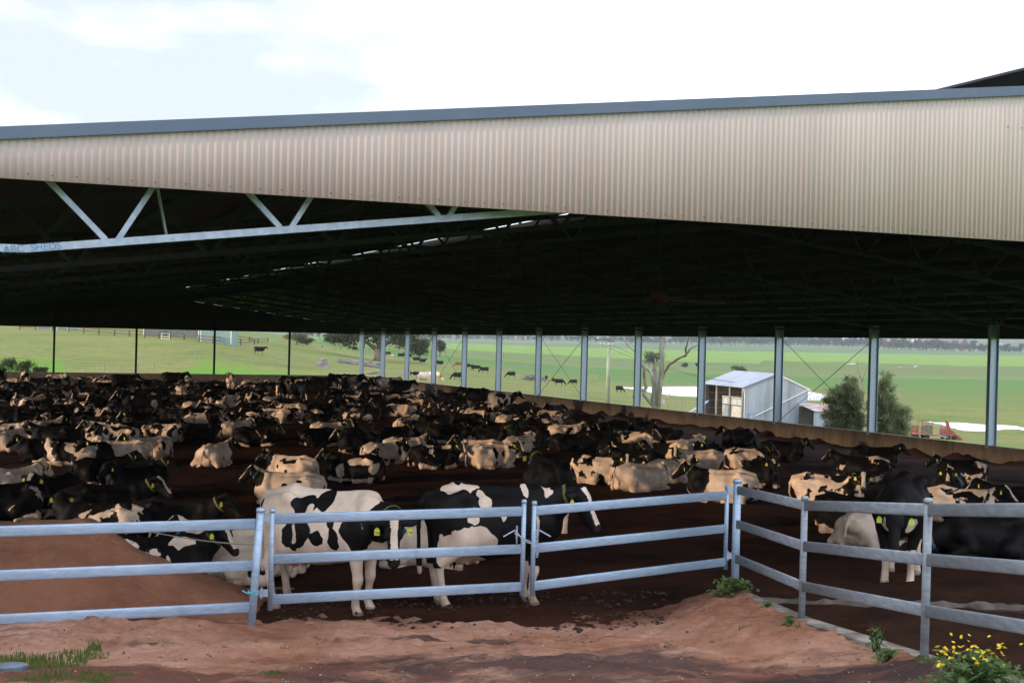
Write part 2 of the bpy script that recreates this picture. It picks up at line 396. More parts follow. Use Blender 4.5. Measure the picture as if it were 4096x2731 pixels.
# pasture heights from surveyed points: photo x, photo y, depth
CP = [(0,1499,128),(0,1485,180),(0,1420,205),(0,1330,262),(0,1303,300),(0,1280,600),
 (866,1500,128),(866,1492,180),(482,1451,196),(852,1370,242),(860,1342,300),(866,1318,600),
 (1038,1417,235),(1148,1362,400),(1020,1388,300),(1050,1330,800),
 (1290,1490,205),(1290,1467,232),(1507,1441,345),(1507,1420,450),(1450,1375,900),(1200,1352,800),
 (1450,1520,135),(1600,1510,190),(1720,1520,215),(1700,1440,360),
 (1955,1494,300),(1950,1590,110),(2237,1532,345),(2240,1570,220),(2300,1620,100),
 (2430,1612,190),(2478,1562,300),(2500,1660,82),(2700,1660,100),(2610,1640,150),
 (2900,1570,345),(2740,1600,250),(2900,1545,380),(2900,1500,520),(2900,1460,800),(2900,1420,1250),(2950,1378,2080),(2950,1352,4000),
 (3050,1700,170),(3250,1712,168),(3300,1760,70),(3250,1660,215),(3300,1560,330),
 (3850,1690,230),(3850,1740,190),(3900,1810,52),(4096,1830,50),(3700,1760,150),(3900,1600,330),(3900,1520,520),(3900,1450,1000),(3950,1402,2080),(3950,1375,4000),
 (2000,1480,380),(2100,1425,700),(2100,1390,1250),(2100,1366,2080),(2100,1340,4000),(1600,1372,1250),(1600,1352,2080),(1000,1330,2080)]
A_ = np.array([derolled(x, y) + (z,) for x, y, z in CP]); 
cu = A_[:, 0] / 900.0; cv = np.log(A_[:, 2]) * 2.2; ch = -(A_[:, 1] - HORIZ) * A_[:, 2] / F_PX
ch_n = np.arcsinh(ch / 6)
def ker(a, b): return np.sqrt((a[:, None] - cu[None]) ** 2 + (b[:, None] - cv[None]) ** 2 + .0)
Kw = np.linalg.solve(np.block([[ker(cu, cv) + 1e-3 * np.eye(len(cu)), np.ones((len(cu), 1))], [np.ones((1, len(cu))), np.zeros((1, 1))]]), np.append(ch_n, 0))
def in_poly(X, Y, P):
    c = np.zeros(X.shape, bool); n = len(P)
    for i in range(n):
        x1, y1 = P[i]; x2, y2 = P[i - 1]
        t = ((y1 > Y) != (y2 > Y)) & (X < (x2 - x1) * (Y - y1) / (y2 - y1 + 1e-12) + x1); c ^= t
    return c
def level_pt(x, y, lev):
    a, b = derolled(x, y); z = -lev * F_PX / (b - HORIZ); p = FWD * z + RGT * (a * z / F_PX); return (p.x, p.y)
POND_PX = [([(2440, 1546), (2480, 1547), (2560, 1548), (2640, 1546), (2765, 1545), (2900, 1551), (3050, 1555), (3233, 1563), (3300, 1570), (3337, 1575), (3300, 1592), (3265, 1606), (3200, 1604), (3050, 1606), (2900, 1604), (2765, 1597), (2700, 1592), (2640, 1578), (2560, 1560)], -13.1),
 ([(3650, 1686), (3700, 1683), (3735, 1685), (3839, 1689), (3942, 1698), (3996, 1698), (4088, 1704), (4180, 1709), (4260, 1716), (4180, 1741), (4088, 1733), (4025, 1727), (3938, 1735), (3868, 1733), (3818, 1720), (3797, 1710), (3756, 1696), (3694, 1690)], -13.6),
 ([(3386, 1454), (3420, 1452), (3422, 1456), (3388, 1457)], -13.4), ([(3590, 1465), (3627, 1464), (3628, 1468), (3592, 1468)], -13.4), ([(3652, 1466), (3672, 1459), (3674, 1463), (3658, 1468)], -13.4)]
PONDS = [(np.array([level_pt(x, y, lv) for x, y in p]), lv) for p, lv in POND_PX]
def terrain_h(X, Y):
    X = np.asarray(X, float); Y = np.asarray(Y, float); shp = X.shape; X = X.ravel(); Y = Y.ravel()
    r = np.hypot(X, Y); z = X * ST + Y * CT; lat = X * CT - Y * ST
    ang = np.arctan2(lat, z); ang = np.clip(ang, -.46, .46)
    u = np.tan(ang) * F_PX / 900; zz = np.clip(r * np.cos(ang), 50, 4200)
    h = np.sinh(ker(u, np.log(zz) * 2.2) @ Kw[:-1] + Kw[-1]) * 6
    far = np.clip((r - 3500) / 2500, 0, 1)
    bearing = np.arctan2(lat, z)
    ridge = 7 + np.interp(np.tan(np.clip(bearing, -1.2, 1.2)) * F_PX, [-9000, -2000, 0, 1000, 1450, 2000, 2600, 9000], [10, -4, -6, 9, 17, 27, 32, 34]) + 9 * fbm(bearing * 14, r * .0004, 3, 4)
    far = np.clip((r - 2500) / 3300, 0, 1)
    h = h * (1 - far) + far * ridge * 5800 / F_PX
    for poly, lev in PONDS:
        ins = in_poly(X, Y, poly); bx_ = (X > poly[:, 0].min() - 25) & (X < poly[:, 0].max() + 25) & (Y > poly[:, 1].min() - 25) & (Y < poly[:, 1].max() + 25)
        h = np.where(ins, lev - .35, np.where(bx_, np.maximum(h, lev + .04), h))
    # under and around the shed and yard stay below the floors there
    near = -3.55 - np.clip(Y - 15, 0, 120) * .0165
    dx = np.maximum(np.maximum(XL - .3 - X, X - (XR + .1)), 0); dy = np.maximum(np.maximum(-14 - Y, Y - (YB + .3)), 0); d = np.hypot(dx, dy)
    k = np.clip(d / 16.0, 0, 1); k = k * k * (3 - 2 * k)
    base = np.where(d < .01, near - 1.6, near - .05)
    base2 = np.minimum(base, np.where(d < .01, 99, np.maximum(h, near - .6)))
    h = np.where(r < 45, np.where(Y < 20, near * 0 - 3.2, h), h)
    h = np.where(d < .01, near - 1.7, base2 * (1 - k) + h * k)
    # the yard in front
    yd = (Y < 14) & (np.abs(X - 8) < 40) & (Y > -20)
    return h.reshape(shp)
def ter(x, y): return float(terrain_h(np.array([x]), np.array([y]))[0])
def ground_pt(x, y):
    """where the photo's pixel meets the pasture"""
    a, b = derolled(x, y); z = np.geomspace(48, 4200, 900)
    P = FWD; X = ST * z + CT * a * z / F_PX; Y = CT * z - ST * a * z / F_PX
    hr = -(b - HORIZ) * z / F_PX; d = hr - terrain_h(X, Y)
    s = np.where((d[:-1] > 0) & (d[1:] <= 0))[0]
    i = s[0] if len(s) else int(np.argmin(np.abs(d)))
    return Vector((X[i], Y[i], EYE + ter(X[i], Y[i])))
grass_m = NG('pasture'); grass_m.set(Roughness=.9); grass_m.b.inputs['Specular IOR Level'].default_value = .1
g = grass_m
tcn = g.n('ShaderNodeTexCoord'); sp = g.n('ShaderNodeSeparateXYZ'); g.l(tcn.outputs['Object'], sp.inputs[0])
zz = g.math('ADD', g.math('MULTIPLY', sp.outputs[0], ST), g.math('MULTIPLY', sp.outputs[1], CT))
lat = g.math('SUBTRACT', g.math('MULTIPLY', sp.outputs[0], CT), g.math('MULTIPLY', sp.outputs[1], ST))
wob = g.noise(g.co('Object', (.004, .004, 0)), 1, 3)
zw = g.math('ADD', zz, g.math('MULTIPLY', g.math('SUBTRACT', wob, .5), 22))
near_n = g.noise(g.co('Object', (1, 1, .2)), .045, 6, .62); fine_n = g.noise(g.co('Object', (1, 1, .2)), .55, 5, .7); tuft = g.noise(g.co('Object'), 2.2, 4, .7)
pale = g.ramp(near_n, [(.30, (.115, .180, .040)), (.46, (.19, .225, .070)), (.58, (.235, .24, .092)), (.72, (.145, .215, .048))])
pale = g.mix(g.math('MULTIPLY', g.ramp(fine_n, [(.40, (0, 0, 0)), (.68, (1, 1, 1))]), .55), pale, (.075, .13, .028))
pale = g.mix(g.math('MULTIPLY', g.ramp(tuft, [(.50, (0, 0, 0)), (.70, (1, 1, 1))]), .35), pale, (.19, .18, .08))
lush = g.mix(fine_n, (.060, .150, .018), (.125, .225, .035))
stripe = g.ramp(g.math('DIVIDE', zw, 2200.0), [(0, (.105, .150, .045)), (.118, (.105, .165, .040)), (.150, (.125, .155, .055)), (.175, (.090, .170, .035)), (.205, (.075, .155, .045)), (.24, (.072, .145, .045)), (.250, (.120, .210, .035)), (.275, (.125, .135, .070)),
   (.33, (.110, .150, .055)), (.385, (.065, .140, .045)), (.400, (.155, .255, .035)), (.665, (.150, .250, .035)), (.680, (.075, .140, .075)), (.905, (.085, .140, .085)), (.925, (.190, .180, .090)), (.985, (.170, .160, .090)), (1.0, (.075, .085, .05))], 'LINEAR')
rows_ = g.noise(g.co('Object', (.012, .09, 0), (0, 0, THETA)), 1, 6, .65)
stripe = g.mix(g.math('MULTIPLY', g.ramp(rows_, [(.35, (0, 0, 0)), (.65, (1, 1, 1))]), .38), stripe, (.060, .105, .030))
stripe = g.mix(g.math('MULTIPLY', g.ramp(g.noise(g.co('Object', (.02, .02, 0)), 1, 5, .6), [(.42, (0, 0, 0)), (.68, (1, 1, 1))]), .35), stripe, (.125, .130, .06))
onplain = g.math('MULTIPLY', g.math('SUBTRACT', g.math('ADD', zz, g.math('MULTIPLY', lat, 1.1)), 350.0), .012, True)
pale = g.mix(1.0, pale, (.74, .72, .78), 'MULTIPLY'); stripe = g.mix(1.0, stripe, (.92, .95, .90), 'MULTIPLY'); c = g.mix(onplain, pale, stripe)
# bright strip of grass close behind the walls, on the way past the shed
ang_ = g.math('DIVIDE', lat, zz)
strip_ = g.ramp(g.math('ADD', ang_, .5), [(.165, (1, 1, 1)), (.19, (.3, .3, .3)), (.23, (.3, .3, .3)), (.27, (1, 1, 1)), (.36, (.85, .85, .85)), (.42, (.1, .1, .1)), (1.0, (.05, .05, .05))])
bx = g.math('MULTIPLY', g.math('SUBTRACT', g.math('ADD', g.math('MULTIPLY', strip_, 112.0), 98.0), g.math('ADD', zz, g.math('MULTIPLY', g.math('SUBTRACT', near_n, .5), 60))), .07, True)
c = g.mix(bx, c, lush)
c = g.mix(1.0, c, (1.30, 1.24, .98), 'MULTIPLY')
g.col(c); g.bump(g.math('ADD', fine_n, tuft), .6, .25); grass_m = g.m
az = np.concatenate([np.linspace(-math.pi, -.62, 60)[:-1], np.linspace(-.62, .62, 260), np.linspace(.62, math.pi, 60)[1:]])
rr_ = np.concatenate([np.linspace(2, 40, 12), np.geomspace(43, 600, 240), np.geomspace(612, 9000, 90)])
AZ, RR = np.meshgrid(az, rr_, indexing='ij')
lx, lz = RR * np.sin(AZ), RR * np.cos(AZ)
GX = ST * lz + CT * lx; GY = CT * lz - ST * lx
GZ = EYE + terrain_h(GX, GY) + np.where(RR > 60, .25 * fbm(GX * .05, GY * .05, 5, 4), 0)
o = obj('pasture', grid_mesh('pasture', np.stack([GX, GY, GZ], -1)), grass_m); tag(o, kind='structure')
# bedding floor in the shed
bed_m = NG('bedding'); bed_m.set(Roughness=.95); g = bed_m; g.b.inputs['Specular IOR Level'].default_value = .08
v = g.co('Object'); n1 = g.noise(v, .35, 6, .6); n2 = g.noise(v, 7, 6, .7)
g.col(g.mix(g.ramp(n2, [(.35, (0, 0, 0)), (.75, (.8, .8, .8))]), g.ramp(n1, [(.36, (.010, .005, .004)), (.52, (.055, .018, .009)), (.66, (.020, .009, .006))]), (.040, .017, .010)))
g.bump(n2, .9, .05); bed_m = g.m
xs = np.arange(XL + .12, XR - .1, .22); ys = np.concatenate([np.arange(12.7, 24, .10), np.geomspace(24, YB - .2, 260)])
BX, BY = np.meshgrid(xs, ys, indexing='ij')
bank = -.24 * np.exp(-((BX - XR) / 4.0) ** 2) + .10 * np.exp(-((BX - (XR - .2)) / .5) ** 2)
BZ = EYE + floor_h(BX, BY) + .13 * fbm(BX * .5, BY * .5, 11, 4) + .06 * fbm(BX * 2.1, BY * 2.1, 15, 3) + bank + .5 * np.exp(-((BX - (XR - .2)) / .5) ** 2) * np.maximum(fbm(BX * .8, BY * .8, 19, 3), -.1)
BZ = np.where(BY > 130.5, np.minimum(BZ, EYE + sh(0, YB, WALL_TOP - .4).z - EYE), BZ)
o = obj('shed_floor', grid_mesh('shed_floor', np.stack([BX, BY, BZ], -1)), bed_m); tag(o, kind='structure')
# front yard of red dirt
KL = [derolled(x, 2300)[0] * z / F_PX for x, z in ((2946, 16.85), (3217, 14.4), (3712, 11.5), (4560, 8.5))]
def yard_h(X, Y):
    z = X * ST + Y * CT; lat_ = X * CT - Y * ST
    h = np.interp(z, [0, 6, 9, 10.5, 12, 14.3, 15.3, 16.5, 19], [-2.0, -2.35, -2.56, -2.73, -2.94, -3.20, -3.37, -3.50, -3.65])
    # bank that rises to the fence corner on the right
    h = h + .26 * np.exp(-((X - 8.6) / 1.5) ** 2 - ((Y - 12.6) / 1.7) ** 2)
    kh = np.interp(z, [6, 8.5, 11.5, 14.4, 16.85], [-2.15, -2.31, -2.685, -2.985, -3.16]) - .012 + .05 * fbm(X * 2.2, Y * 2.2, 61, 3) + .11 * np.clip((z - 14.7) / 1.0, 0, 1)
    lk0 = np.interp(z, [8.5, 11.5, 14.4, 16.85], [KL[3], KL[2], KL[1], KL[0]])
    kw = np.clip(1 - (lk0 - lat_) / 1.5, 0, 1); kw = kw * kw * (3 - 2 * kw) * np.clip((17.0 - z) / .6, 0, 1)
    h = h * (1 - kw) + np.maximum(kh, h * 0 + kh) * kw
    # cut away beyond the kerb, where the trodden lane lies
    lk = np.interp(z, [8.5, 11.5, 14.4, 16.85], [KL[3], KL[2], KL[1], KL[0]])
    h = h - .9 * np.clip((lat_ - lk + .10) / .10, 0, 1) * (z < 17.2)
    h = h + .12 * np.exp(-((X - 1.5) / 1.4) ** 2 - ((Y - 14.2) / .6) ** 2)
    return h
dirt_m = NG('red_dirt'); dirt_m.set(Roughness=.92); g = dirt_m; g.b.inputs['Specular IOR Level'].default_value = .12
v = g.co('Object'); n1 = g.noise(v, .55, 6, .62, .3); n2 = g.noise(v, 6, 7, .72); n3 = g.noise(v, 45, 3, .7)
sp = g.n('ShaderNodeSeparateXYZ'); g.l(v, sp.inputs[0])
zz = g.math('ADD', g.math('MULTIPLY', sp.outputs[0], ST), g.math('MULTIPLY', sp.outputs[1], CT))
c = g.ramp(n1, [(.28, (.22, .095, .055)), (.46, (.37, .185, .120)), (.60, (.48, .275, .195)), (.75, (.31, .14, .085))])
# clayey orange soil towards the bank on the right
og = g.math('MULTIPLY', g.ramp(g.noise(g.co('Object', (.5, .7, 1), loc=(9, 1, 0)), .9, 5, .6, .5), [(.38, (0, 0, 0)), (.62, (1, 1, 1))]), g.math('ADD', .35, g.math('MULTIPLY', g.math('SUBTRACT', sp.outputs[0], 3.5), .12), True), True)
c = g.mix(g.math('MULTIPLY', og, .85), c, (.265, .095, .042))
# damp dark-red soil nearer the viewer and black muck patches
nA = g.noise(g.co('Object', (.55, .8, 1), loc=(5, 2, 0)), .8, 6, .65, 1.0)
damp = g.ramp(g.math('ADD', g.math('MULTIPLY', g.math('SUBTRACT', 12.3, zz), .20), g.math('MULTIPLY', g.math('SUBTRACT', nA, .5), 3.2)), [(.0, (0, 0, 0)), (.45, (1, 1, 1))])
c = g.mix(g.math('MULTIPLY', damp, .92), c, (.105, .040, .029))
muck = g.noise(g.co('Object', (.7, 1.6, 1), loc=(3.1, .4, 0)), .75, 5, .6, .6)
lat = g.math('SUBTRACT', g.math('MULTIPLY', sp.outputs[0], CT), g.math('MULTIPLY', sp.outputs[1], ST))
mk = g.math('MULTIPLY', g.ramp(muck, [(.44, (0, 0, 0)), (.56, (1, 1, 1))]), damp)
mk = g.math('MULTIPLY', mk, g.math('MULTIPLY', g.math('ADD', lat, 2.2), .8, True))
c = g.mix(g.math('MULTIPLY', mk, .92), c, (.034, .025, .024))
# old muck stain in the middle of the yard
stx = g.math('DIVIDE', g.math('SUBTRACT', sp.outputs[0], 4.9), 2.2); sty = g.math('DIVIDE', g.math('SUBTRACT', sp.outputs[1], 10.7), 1.25)
std = g.math('SQRT', g.math('ADD', g.math('MULTIPLY', stx, stx), g.math('MULTIPLY', sty, sty)))
stn = g.noise(g.co('Object', (1.0, 1.7, 1), loc=(1.7, 3.3, 0)), 1.1, 7, .68, .7)
stm = g.ramp(g.math('ADD', g.math('SUBTRACT', 1.0, std), g.math('MULTIPLY', g.math('SUBTRACT', stn, .5), 2.6)), [(.05, (0, 0, 0)), (.55, (1, 1, 1))])
c = g.mix(g.math('MULTIPLY', stm, .88), c, (.062, .040, .036))
# trampled dark bedding spilling out under the gable
spill = g.math('MULTIPLY', g.math('SUBTRACT', g.math('ADD', zz, g.math('MULTIPLY', n2, 1.2)), 16.0), 1.2, True)
c = g.mix(g.math('MULTIPLY', spill, .8), c, (.085, .034, .022))
c = g.mix(g.math('MULTIPLY', g.ramp(n2, [(.4, (0, 0, 0)), (.72, (1, 1, 1))]), .45), c, (.090, .036, .022))
c = g.mix(g.math('MULTIPLY', g.ramp(n3, [(.66, (0, 0, 0)), (.74, (1, 1, 1))]), .45), c, (.36, .22, .15))
g.col(c); g.bump(g.math('ADD', n2, g.math('MULTIPLY', n3, .25)), .8, .06); dirt_m = g.m
u = np.arange(-7.5, 5.8, .045); zz_ = np.concatenate([np.arange(2.0, 8, .12), np.arange(8, 16.7, .045)])
UU, ZZ = np.meshgrid(u, zz_, indexing='ij')
# lateral coordinate scales a little with distance so the sheet covers the view
LX = UU * (.35 + .65 * ZZ / 13) ; YX = ST * ZZ + CT * LX; YY = CT * ZZ - ST * LX
lump = .075 * fbm(YX * 1.3, YY * 1.3, 31, 4) + .035 * fbm(YX * 5, YY * 5, 35, 3)
lump *= 1 + .5 * np.exp(-((ZZ - 15.2) / .8) ** 2)
# hoof prints and wheel scuffs pressed into the soil
rp_ = np.random.default_rng(12)
for _ in range(900):
    cu_, cz_ = rp_.uniform(-7, 5.5), rp_.normal(14.2, 1.6) if rp_.random() < .75 else rp_.uniform(9.5, 14); rd = rp_.uniform(.05, .10); i0 = np.searchsorted(u, cu_ - .3); i1 = np.searchsorted(u, cu_ + .3); j0 = np.searchsorted(zz_, cz_ - .25); j1 = np.searchsorted(zz_, cz_ + .25)
    q2 = ((UU[i0:i1, j0:j1] - cu_) ** 2 + (ZZ[i0:i1, j0:j1] - cz_) ** 2) / rd ** 2
    lump[i0:i1, j0:j1] += rp_.uniform(.012, .034) * (-np.exp(-q2) + .75 * np.exp(-((np.sqrt(q2) - 1.35) / .4) ** 2))
YZ = EYE + yard_h(YX, YY) + lump
o = obj('dirt_yard', grid_mesh('dirt_yard', np.stack([YX, YY, YZ], -1)), dirt_m); tag(o, kind='structure')
def yz(x, y): return float(EYE + yard_h(np.array([x]), np.array([y]))[0])
# pile of soil behind the left fence
mu = np.arange(-5.5, 3.2, .05); mv = np.arange(-1.9, 2.6, .05); MU, MV = np.meshgrid(mu, mv, indexing='ij')
c0 = at(318, 2074, 15.6)
ra = np.clip(1 - (MU + .0) / 2.35, 0, 1); ra = np.minimum(ra, 1); rb = np.clip(1 - np.maximum(-MV, 0) / 1.75, 0, 1) * np.clip(1 - np.maximum(MV - .4, 0) / 2.0, 0, 1)
prof = np.clip(np.where(MU < 0, 1, 1 - np.clip(MU / 2.2, 0, 1)) ** .95, 0, 1) * (rb ** .9)
hh = 1.18 * prof + .12 * fbm(MU * 1.6, MV * 1.6, 41, 5) * np.clip(prof * 6, 0, 1) + .035 * fbm(MU * 6, MV * 6, 45, 3)
PX = c0.x + CT * MU + ST * MV; PY = c0.y - ST * MU + CT * MV
PZ = c0.z - 1.18 + hh - .06
mound_m = NG('loose_red_soil'); mound_m.set(Roughness=.95); g = mound_m; v = g.co('Object'); n1 = g.noise(v, 1.1, 6, .6); n2 = g.noise(v, 12, 6, .7)
g.col(g.mix(g.math('MULTIPLY', n2, .5), g.ramp(n1, [(.3, (.24, .088, .044)), (.55, (.40, .170, .092)), (.75, (.30, .115, .060))]), (.17, .065, .036))); g.bump(n2, 1.0, .08); mound_m = g.m
o = obj('dirt_mound', grid_mesh('dirt_mound', np.stack([PX, PY, PZ], -1)), mound_m); tag(o, kind='structure')

water = NG('flood_water'); water.set(Roughness=.06); water.b.inputs['Specular IOR Level'].default_value = .9
water.col(water.ramp(water.noise(water.co('Object'), .05, 3), [(.3, (.20, .21, .21)), (.7, (.30, .31, .31))])); water.bump(water.noise(water.co('Object'), 1.5, 3), .02, .05); water = water.m
for i, (poly, lv) in enumerate(PONDS):
    b = MB(); b.add([(x, y, EYE + lv) for x, y in poly], [tuple(range(len(poly)))]); me = b.mesh('pond')
    if me.polygons[0].normal.z < 0: me.flip_normals()
    tag(obj('pond' if i < 2 else 'puddle', me, water), kind='structure')
# ------------------------------------------------------------------ gates and fences of galvanised oval rail
OV = [(.5 * math.cos(t), .5 * math.sin(t)) for t in np.linspace(0, 2 * math.pi, 16, endpoint=False)]
OVAL = [(math.copysign(abs(2 * x) ** .42, x) / 2, math.copysign(abs(2 * y) ** .6, y) / 2) for x, y in OV]
def rail(par, a, b, m, hgt=.112, wd=.042):
    mb = MB(); mb.bar(a, b, wd, hgt, sec=OVAL); o = obj('rail', mb.mesh('rail', False), m); o.data.polygons.foreach_set('use_smooth', [len(p.vertices) == 4 for p in o.data.polygons]); hang(o, par); return o
def hang(o, par): o.parent = par; o.matrix_parent_inverse = Matrix.Translation(-par.location); return o
def upright(par, a, b, r, m, name='upright', capped=True):
    mb = MB(); a = Vector(a); b = Vector(b); d = (b - a).normalized()
    mb.tube([a, b], r, 14)
    if capped: mb.tube([b - d * .03, b + d * .004, b + d * .016], [r * 1.13, r * 1.13, r * .7], 14)
    o = obj(name, mb.mesh(name, False), m); o.data.polygons.foreach_set('use_smooth', [len(p.vertices) == 4 for p in o.data.polygons]); hang(o, par); return o
def lvl(p, h): return Vector((p[0], p[1], EYE + h))
RH = (-2.075, -2.51, -2.945)
# left fence bay
pL0, pL1 = at(-420, 2100, 12.95), at(1020, 2100, 14.1)
fL = empty('rail_fence', lvl(pL1, -3.2)); tag(fL, 'left three rail galvanised fence bay in front of the red soil mound', 'fence')
for h in RH: rail(fL, lvl(pL0, h - .02), lvl(pL1, h), galv2)
up = upright(fL, at(1000, 2545, 14.1), at(1043, 2036, 14.1), .042, galv2, 'post')
upright(fL, lvl(pL0, -3.1), lvl(pL0, -1.9), .04, galv2, 'post')
mb = MB()
for k in range(3):
    p = at(1012, 2364 + 5 * k, 14.1); pts = [p + Vector((math.cos(t) * .052, math.sin(t) * .052, .008 * math.sin(3 * t + k))) for t in np.linspace(0, 2 * math.pi, 15)]; mb.tube(pts, .005, 5)
p = at(985, 2372, 14.02); mb.tube([at(1010, 2368, 14.04), p, at(968, 2362, 14.03)], .006, 5)
tw = mb.build('twine', simple('light_blue_twine', (.10, .42, .52), (.16, .5, .6), 40, .8)); tag(tw, 'scrap of light blue twine tied round the left fence post', 'twine')
# rope from behind the mound to that post
mb = MB(); pts = [at(560 + (1018 - 560) * t, 2118 + 62 * t + 10 * math.sin(math.pi * t), 15.3 - 1.15 * t) for t in np.linspace(0, 1, 14)]; mb.tube(pts, .007, 6)
tag(mb.build('rope', simple('grey_rope', (.16, .15, .12), (.26, .24, .2), 60, .9)), 'thin grey rope stretched from the soil mound to the left fence post', 'rope')
def gate(a, b, label, hinge_left, da=0, db=0):
    gt = empty('farm_gate', lvl(a, -2.98)); tag(gt, label, 'gate', 'pair of galvanised gates')
    for h in RH: rail(gt, lvl(a, h + da), lvl(b, h + db), galv2)
    upright(gt, lvl(a, -3.06 + da), lvl(a, -1.975 + da), .028, galv2); upright(gt, lvl(b, -3.04 + db), lvl(b, -1.955 + db), .028, galv2)
    return gt
gA0, gA1 = at(1085, 2200, 14.55), at(2092, 2200, 15.55)
gB0, gB1 = at(2133, 2200, 15.6), at(2903, 2200, 17.55)
g1 = gate(gA0, gA1, 'left galvanised gate of the chained pair, in front of the mostly white standing cow', True, -.01, .01)
g2 = gate(gB0, gB1, 'right galvanised gate of the chained pair, swung back to the corner post', False, .01, .02)
# latch rods, plates and hinges
for gt, sgn, x0 in ((g1, -1, 2066), (g2, 1, 2151)):
    z0 = 15.5
    mb = MB(); mb.tube([at(x0 + sgn * 52, 2146, z0), at(x0 + sgn * 8, 2121, z0), at(x0, 2124, z0), at(x0 - sgn * 1, 2172, z0)], .009, 7)
    hang(mb.build('latch_rod', galv), gt)
    mb = MB(); mb.box(at(x0 - sgn * 1, 2126, z0 + .02), (.012, .03, .14)); hang(mb.build('latch_plate', galv), gt)
for gt, xs_, y_, z_ in ((g1, 1060, 2070, 14.35), (g1, 1052, 2372, 14.35), (g2, 2920, 1958, 17.2), (g2, 2917, 2222, 17.2)):
    mb = MB(); c = at(xs_, y_, z_); mb.box(c, (.09, .035, .075)); mb.tube([c + Vector((-.02, 0, -.06)), c + Vector((-.02, 0, .06))], .012, 8); hang(mb.build('hinge', galv), gt)
# chain of links
mb = MB()
def link(mb, p, d, roll_):
    d = Vector(d).normalized(); s_ = d.cross(Vector((0, 1, 0))).normalized(); s_ = Matrix.Rotation(roll_, 3, d) @ s_
    pts = [Vector(p) + d * (.026 * math.cos(t)) + s_ * (.013 * math.sin(t)) for t in np.linspace(0, 2 * math.pi, 13)]; mb.tube(pts, .0048, 6, False)
path = [(2068, 2136), (2100, 2158), (2128, 2175), (2147, 2186)]
pw = [at(x, y, 15.42) for x, y in path]
def walk_path(pw, step):
    out_ = []; carry = 0
    for a, b in zip(pw[:-1], pw[1:]):
        L_ = (b - a).length; t = carry
        while t < L_: out_.append((a + (b - a) * (t / L_), (b - a))); t += step
        carry = t - L_
    return out_
for i, (p, d) in enumerate(walk_path(pw, .038)): link(mb, p, d, (i % 2) * R(75))
for i, (p, d) in enumerate(walk_path([at(2147, 2128, 15.42), at(2149, 2232, 15.42)], .038)): link(mb, p, d, (i % 2) * R(75))
tag(mb.build('chain', galv), 'short steel link chain holding the two gates together', 'chain')
# right fence, climbing towards the viewer
pc = [at(2946, 2100, 16.85), at(3217, 2100, 14.4), at(3712, 2100, 11.5), at(4560, 2100, 8.5)]
hr = [(-1.905, -2.33, -2.76), (-1.775, -2.21, -2.64), (-1.43, -1.855, -2.29), (-1.03, -1.45, -1.88)]
fR = empty('rail_fence', lvl(pc[0], -3.1)); tag(fR, 'right shaded galvanised rail fence bending towards the viewer above the concrete kerb', 'fence')
for i in range(3):
    for k in range(3): rail(fR, lvl(pc[i], hr[i][k]), lvl(pc[i + 1], hr[i + 1][k]), galv3, .108)
gb = [-3.15, -2.98, -2.70, -2.3]
for i in range(4):
    upright(fR, lvl(pc[i] - Vector((.0, 0, 0)), gb[i] - .15), lvl(pc[i], hr[i][0] + (.12 if i == 0 else .085)), (.05, .036, .036, .036)[i], galv2 if i == 0 else galv3, 'post')
# kerb of poured concrete under it
mb = MB()
kp = [lvl(pc[0], -3.16), lvl(pc[1], -2.985), lvl(pc[2], -2.685), lvl(pc[3], -2.31)]
for a, b in zip(kp[:-1], kp[1:]): mb.bar(a - Vector((0, 0, .12)), b - Vector((0, 0, .12)), .24, .24)
kb = mb.build('concrete_kerb', concrete); tag(kb, 'low concrete kerb under the right rail fence', 'kerb')
# dark pad inside the right fence: sunken lane of trodden bedding
mb = MB()
def strip(x): return x
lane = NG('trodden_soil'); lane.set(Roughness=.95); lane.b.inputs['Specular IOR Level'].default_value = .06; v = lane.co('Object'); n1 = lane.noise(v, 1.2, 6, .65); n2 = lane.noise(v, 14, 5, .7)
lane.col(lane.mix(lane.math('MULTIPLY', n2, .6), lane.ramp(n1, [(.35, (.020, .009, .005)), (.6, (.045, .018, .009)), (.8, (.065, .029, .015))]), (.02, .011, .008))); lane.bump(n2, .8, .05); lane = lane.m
t = np.linspace(0, 1, 90); sgrid = np.linspace(0, 1, 70)
a0 = [pc[0], pc[1], pc[2], pc[3]]
edge = np.array([[np.interp(q, [0, .28, .62, 1], [p[i] for p in a0]) for i in range(2)] for q in t]); eh = np.interp(t, [0, .28, .62, 1], [-3.42, -3.34, -3.18, -3.0])
far_ = np.array([[np.interp(q, [0, 1], [pc[0].x + .3, 22]), 15.6] for q in t]); fh = np.full(len(t), -3.44)
G = np.zeros((len(t), len(sgrid), 3))
for j, s_ in enumerate(sgrid):
    G[:, j, :2] = edge * (1 - s_) + far_ * s_; G[:, j, 2] = EYE + np.array([np.interp(s_, [0, .3, .82, 1], [e_, min(-3.26, e_ * .4 - 3.26 * .6), -3.26, -3.8]) for e_ in eh])
G[..., 2] += .06 * fbm(G[..., 0] * 1.5, G[..., 1] * 1.5, 51, 4) + .03 * fbm(G[..., 0] * 6, G[..., 1] * 6, 55, 2)
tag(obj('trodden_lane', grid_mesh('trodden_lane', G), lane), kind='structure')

mb = MB(); r2_ = random.Random(4); pts = [at(3010 + 1250 * t, 2398 + 26 * t + r2_.uniform(-3, 3), 16.9 - .5 * t) for t in np.linspace(0, 1, 40)]
mb.tube([p - Vector((0, 0, .05)) for p in pts], [r2_.uniform(.05, .10) for _ in pts], 7)
tag(mb.build('concrete_edge', simple('mucky_concrete', (.045, .034, .027), (.12, .10, .08), 5, .9, 0, .5, detail=8), None, False), 'low crumbling concrete edge crossing the trodden lane behind the right fence', 'kerb')
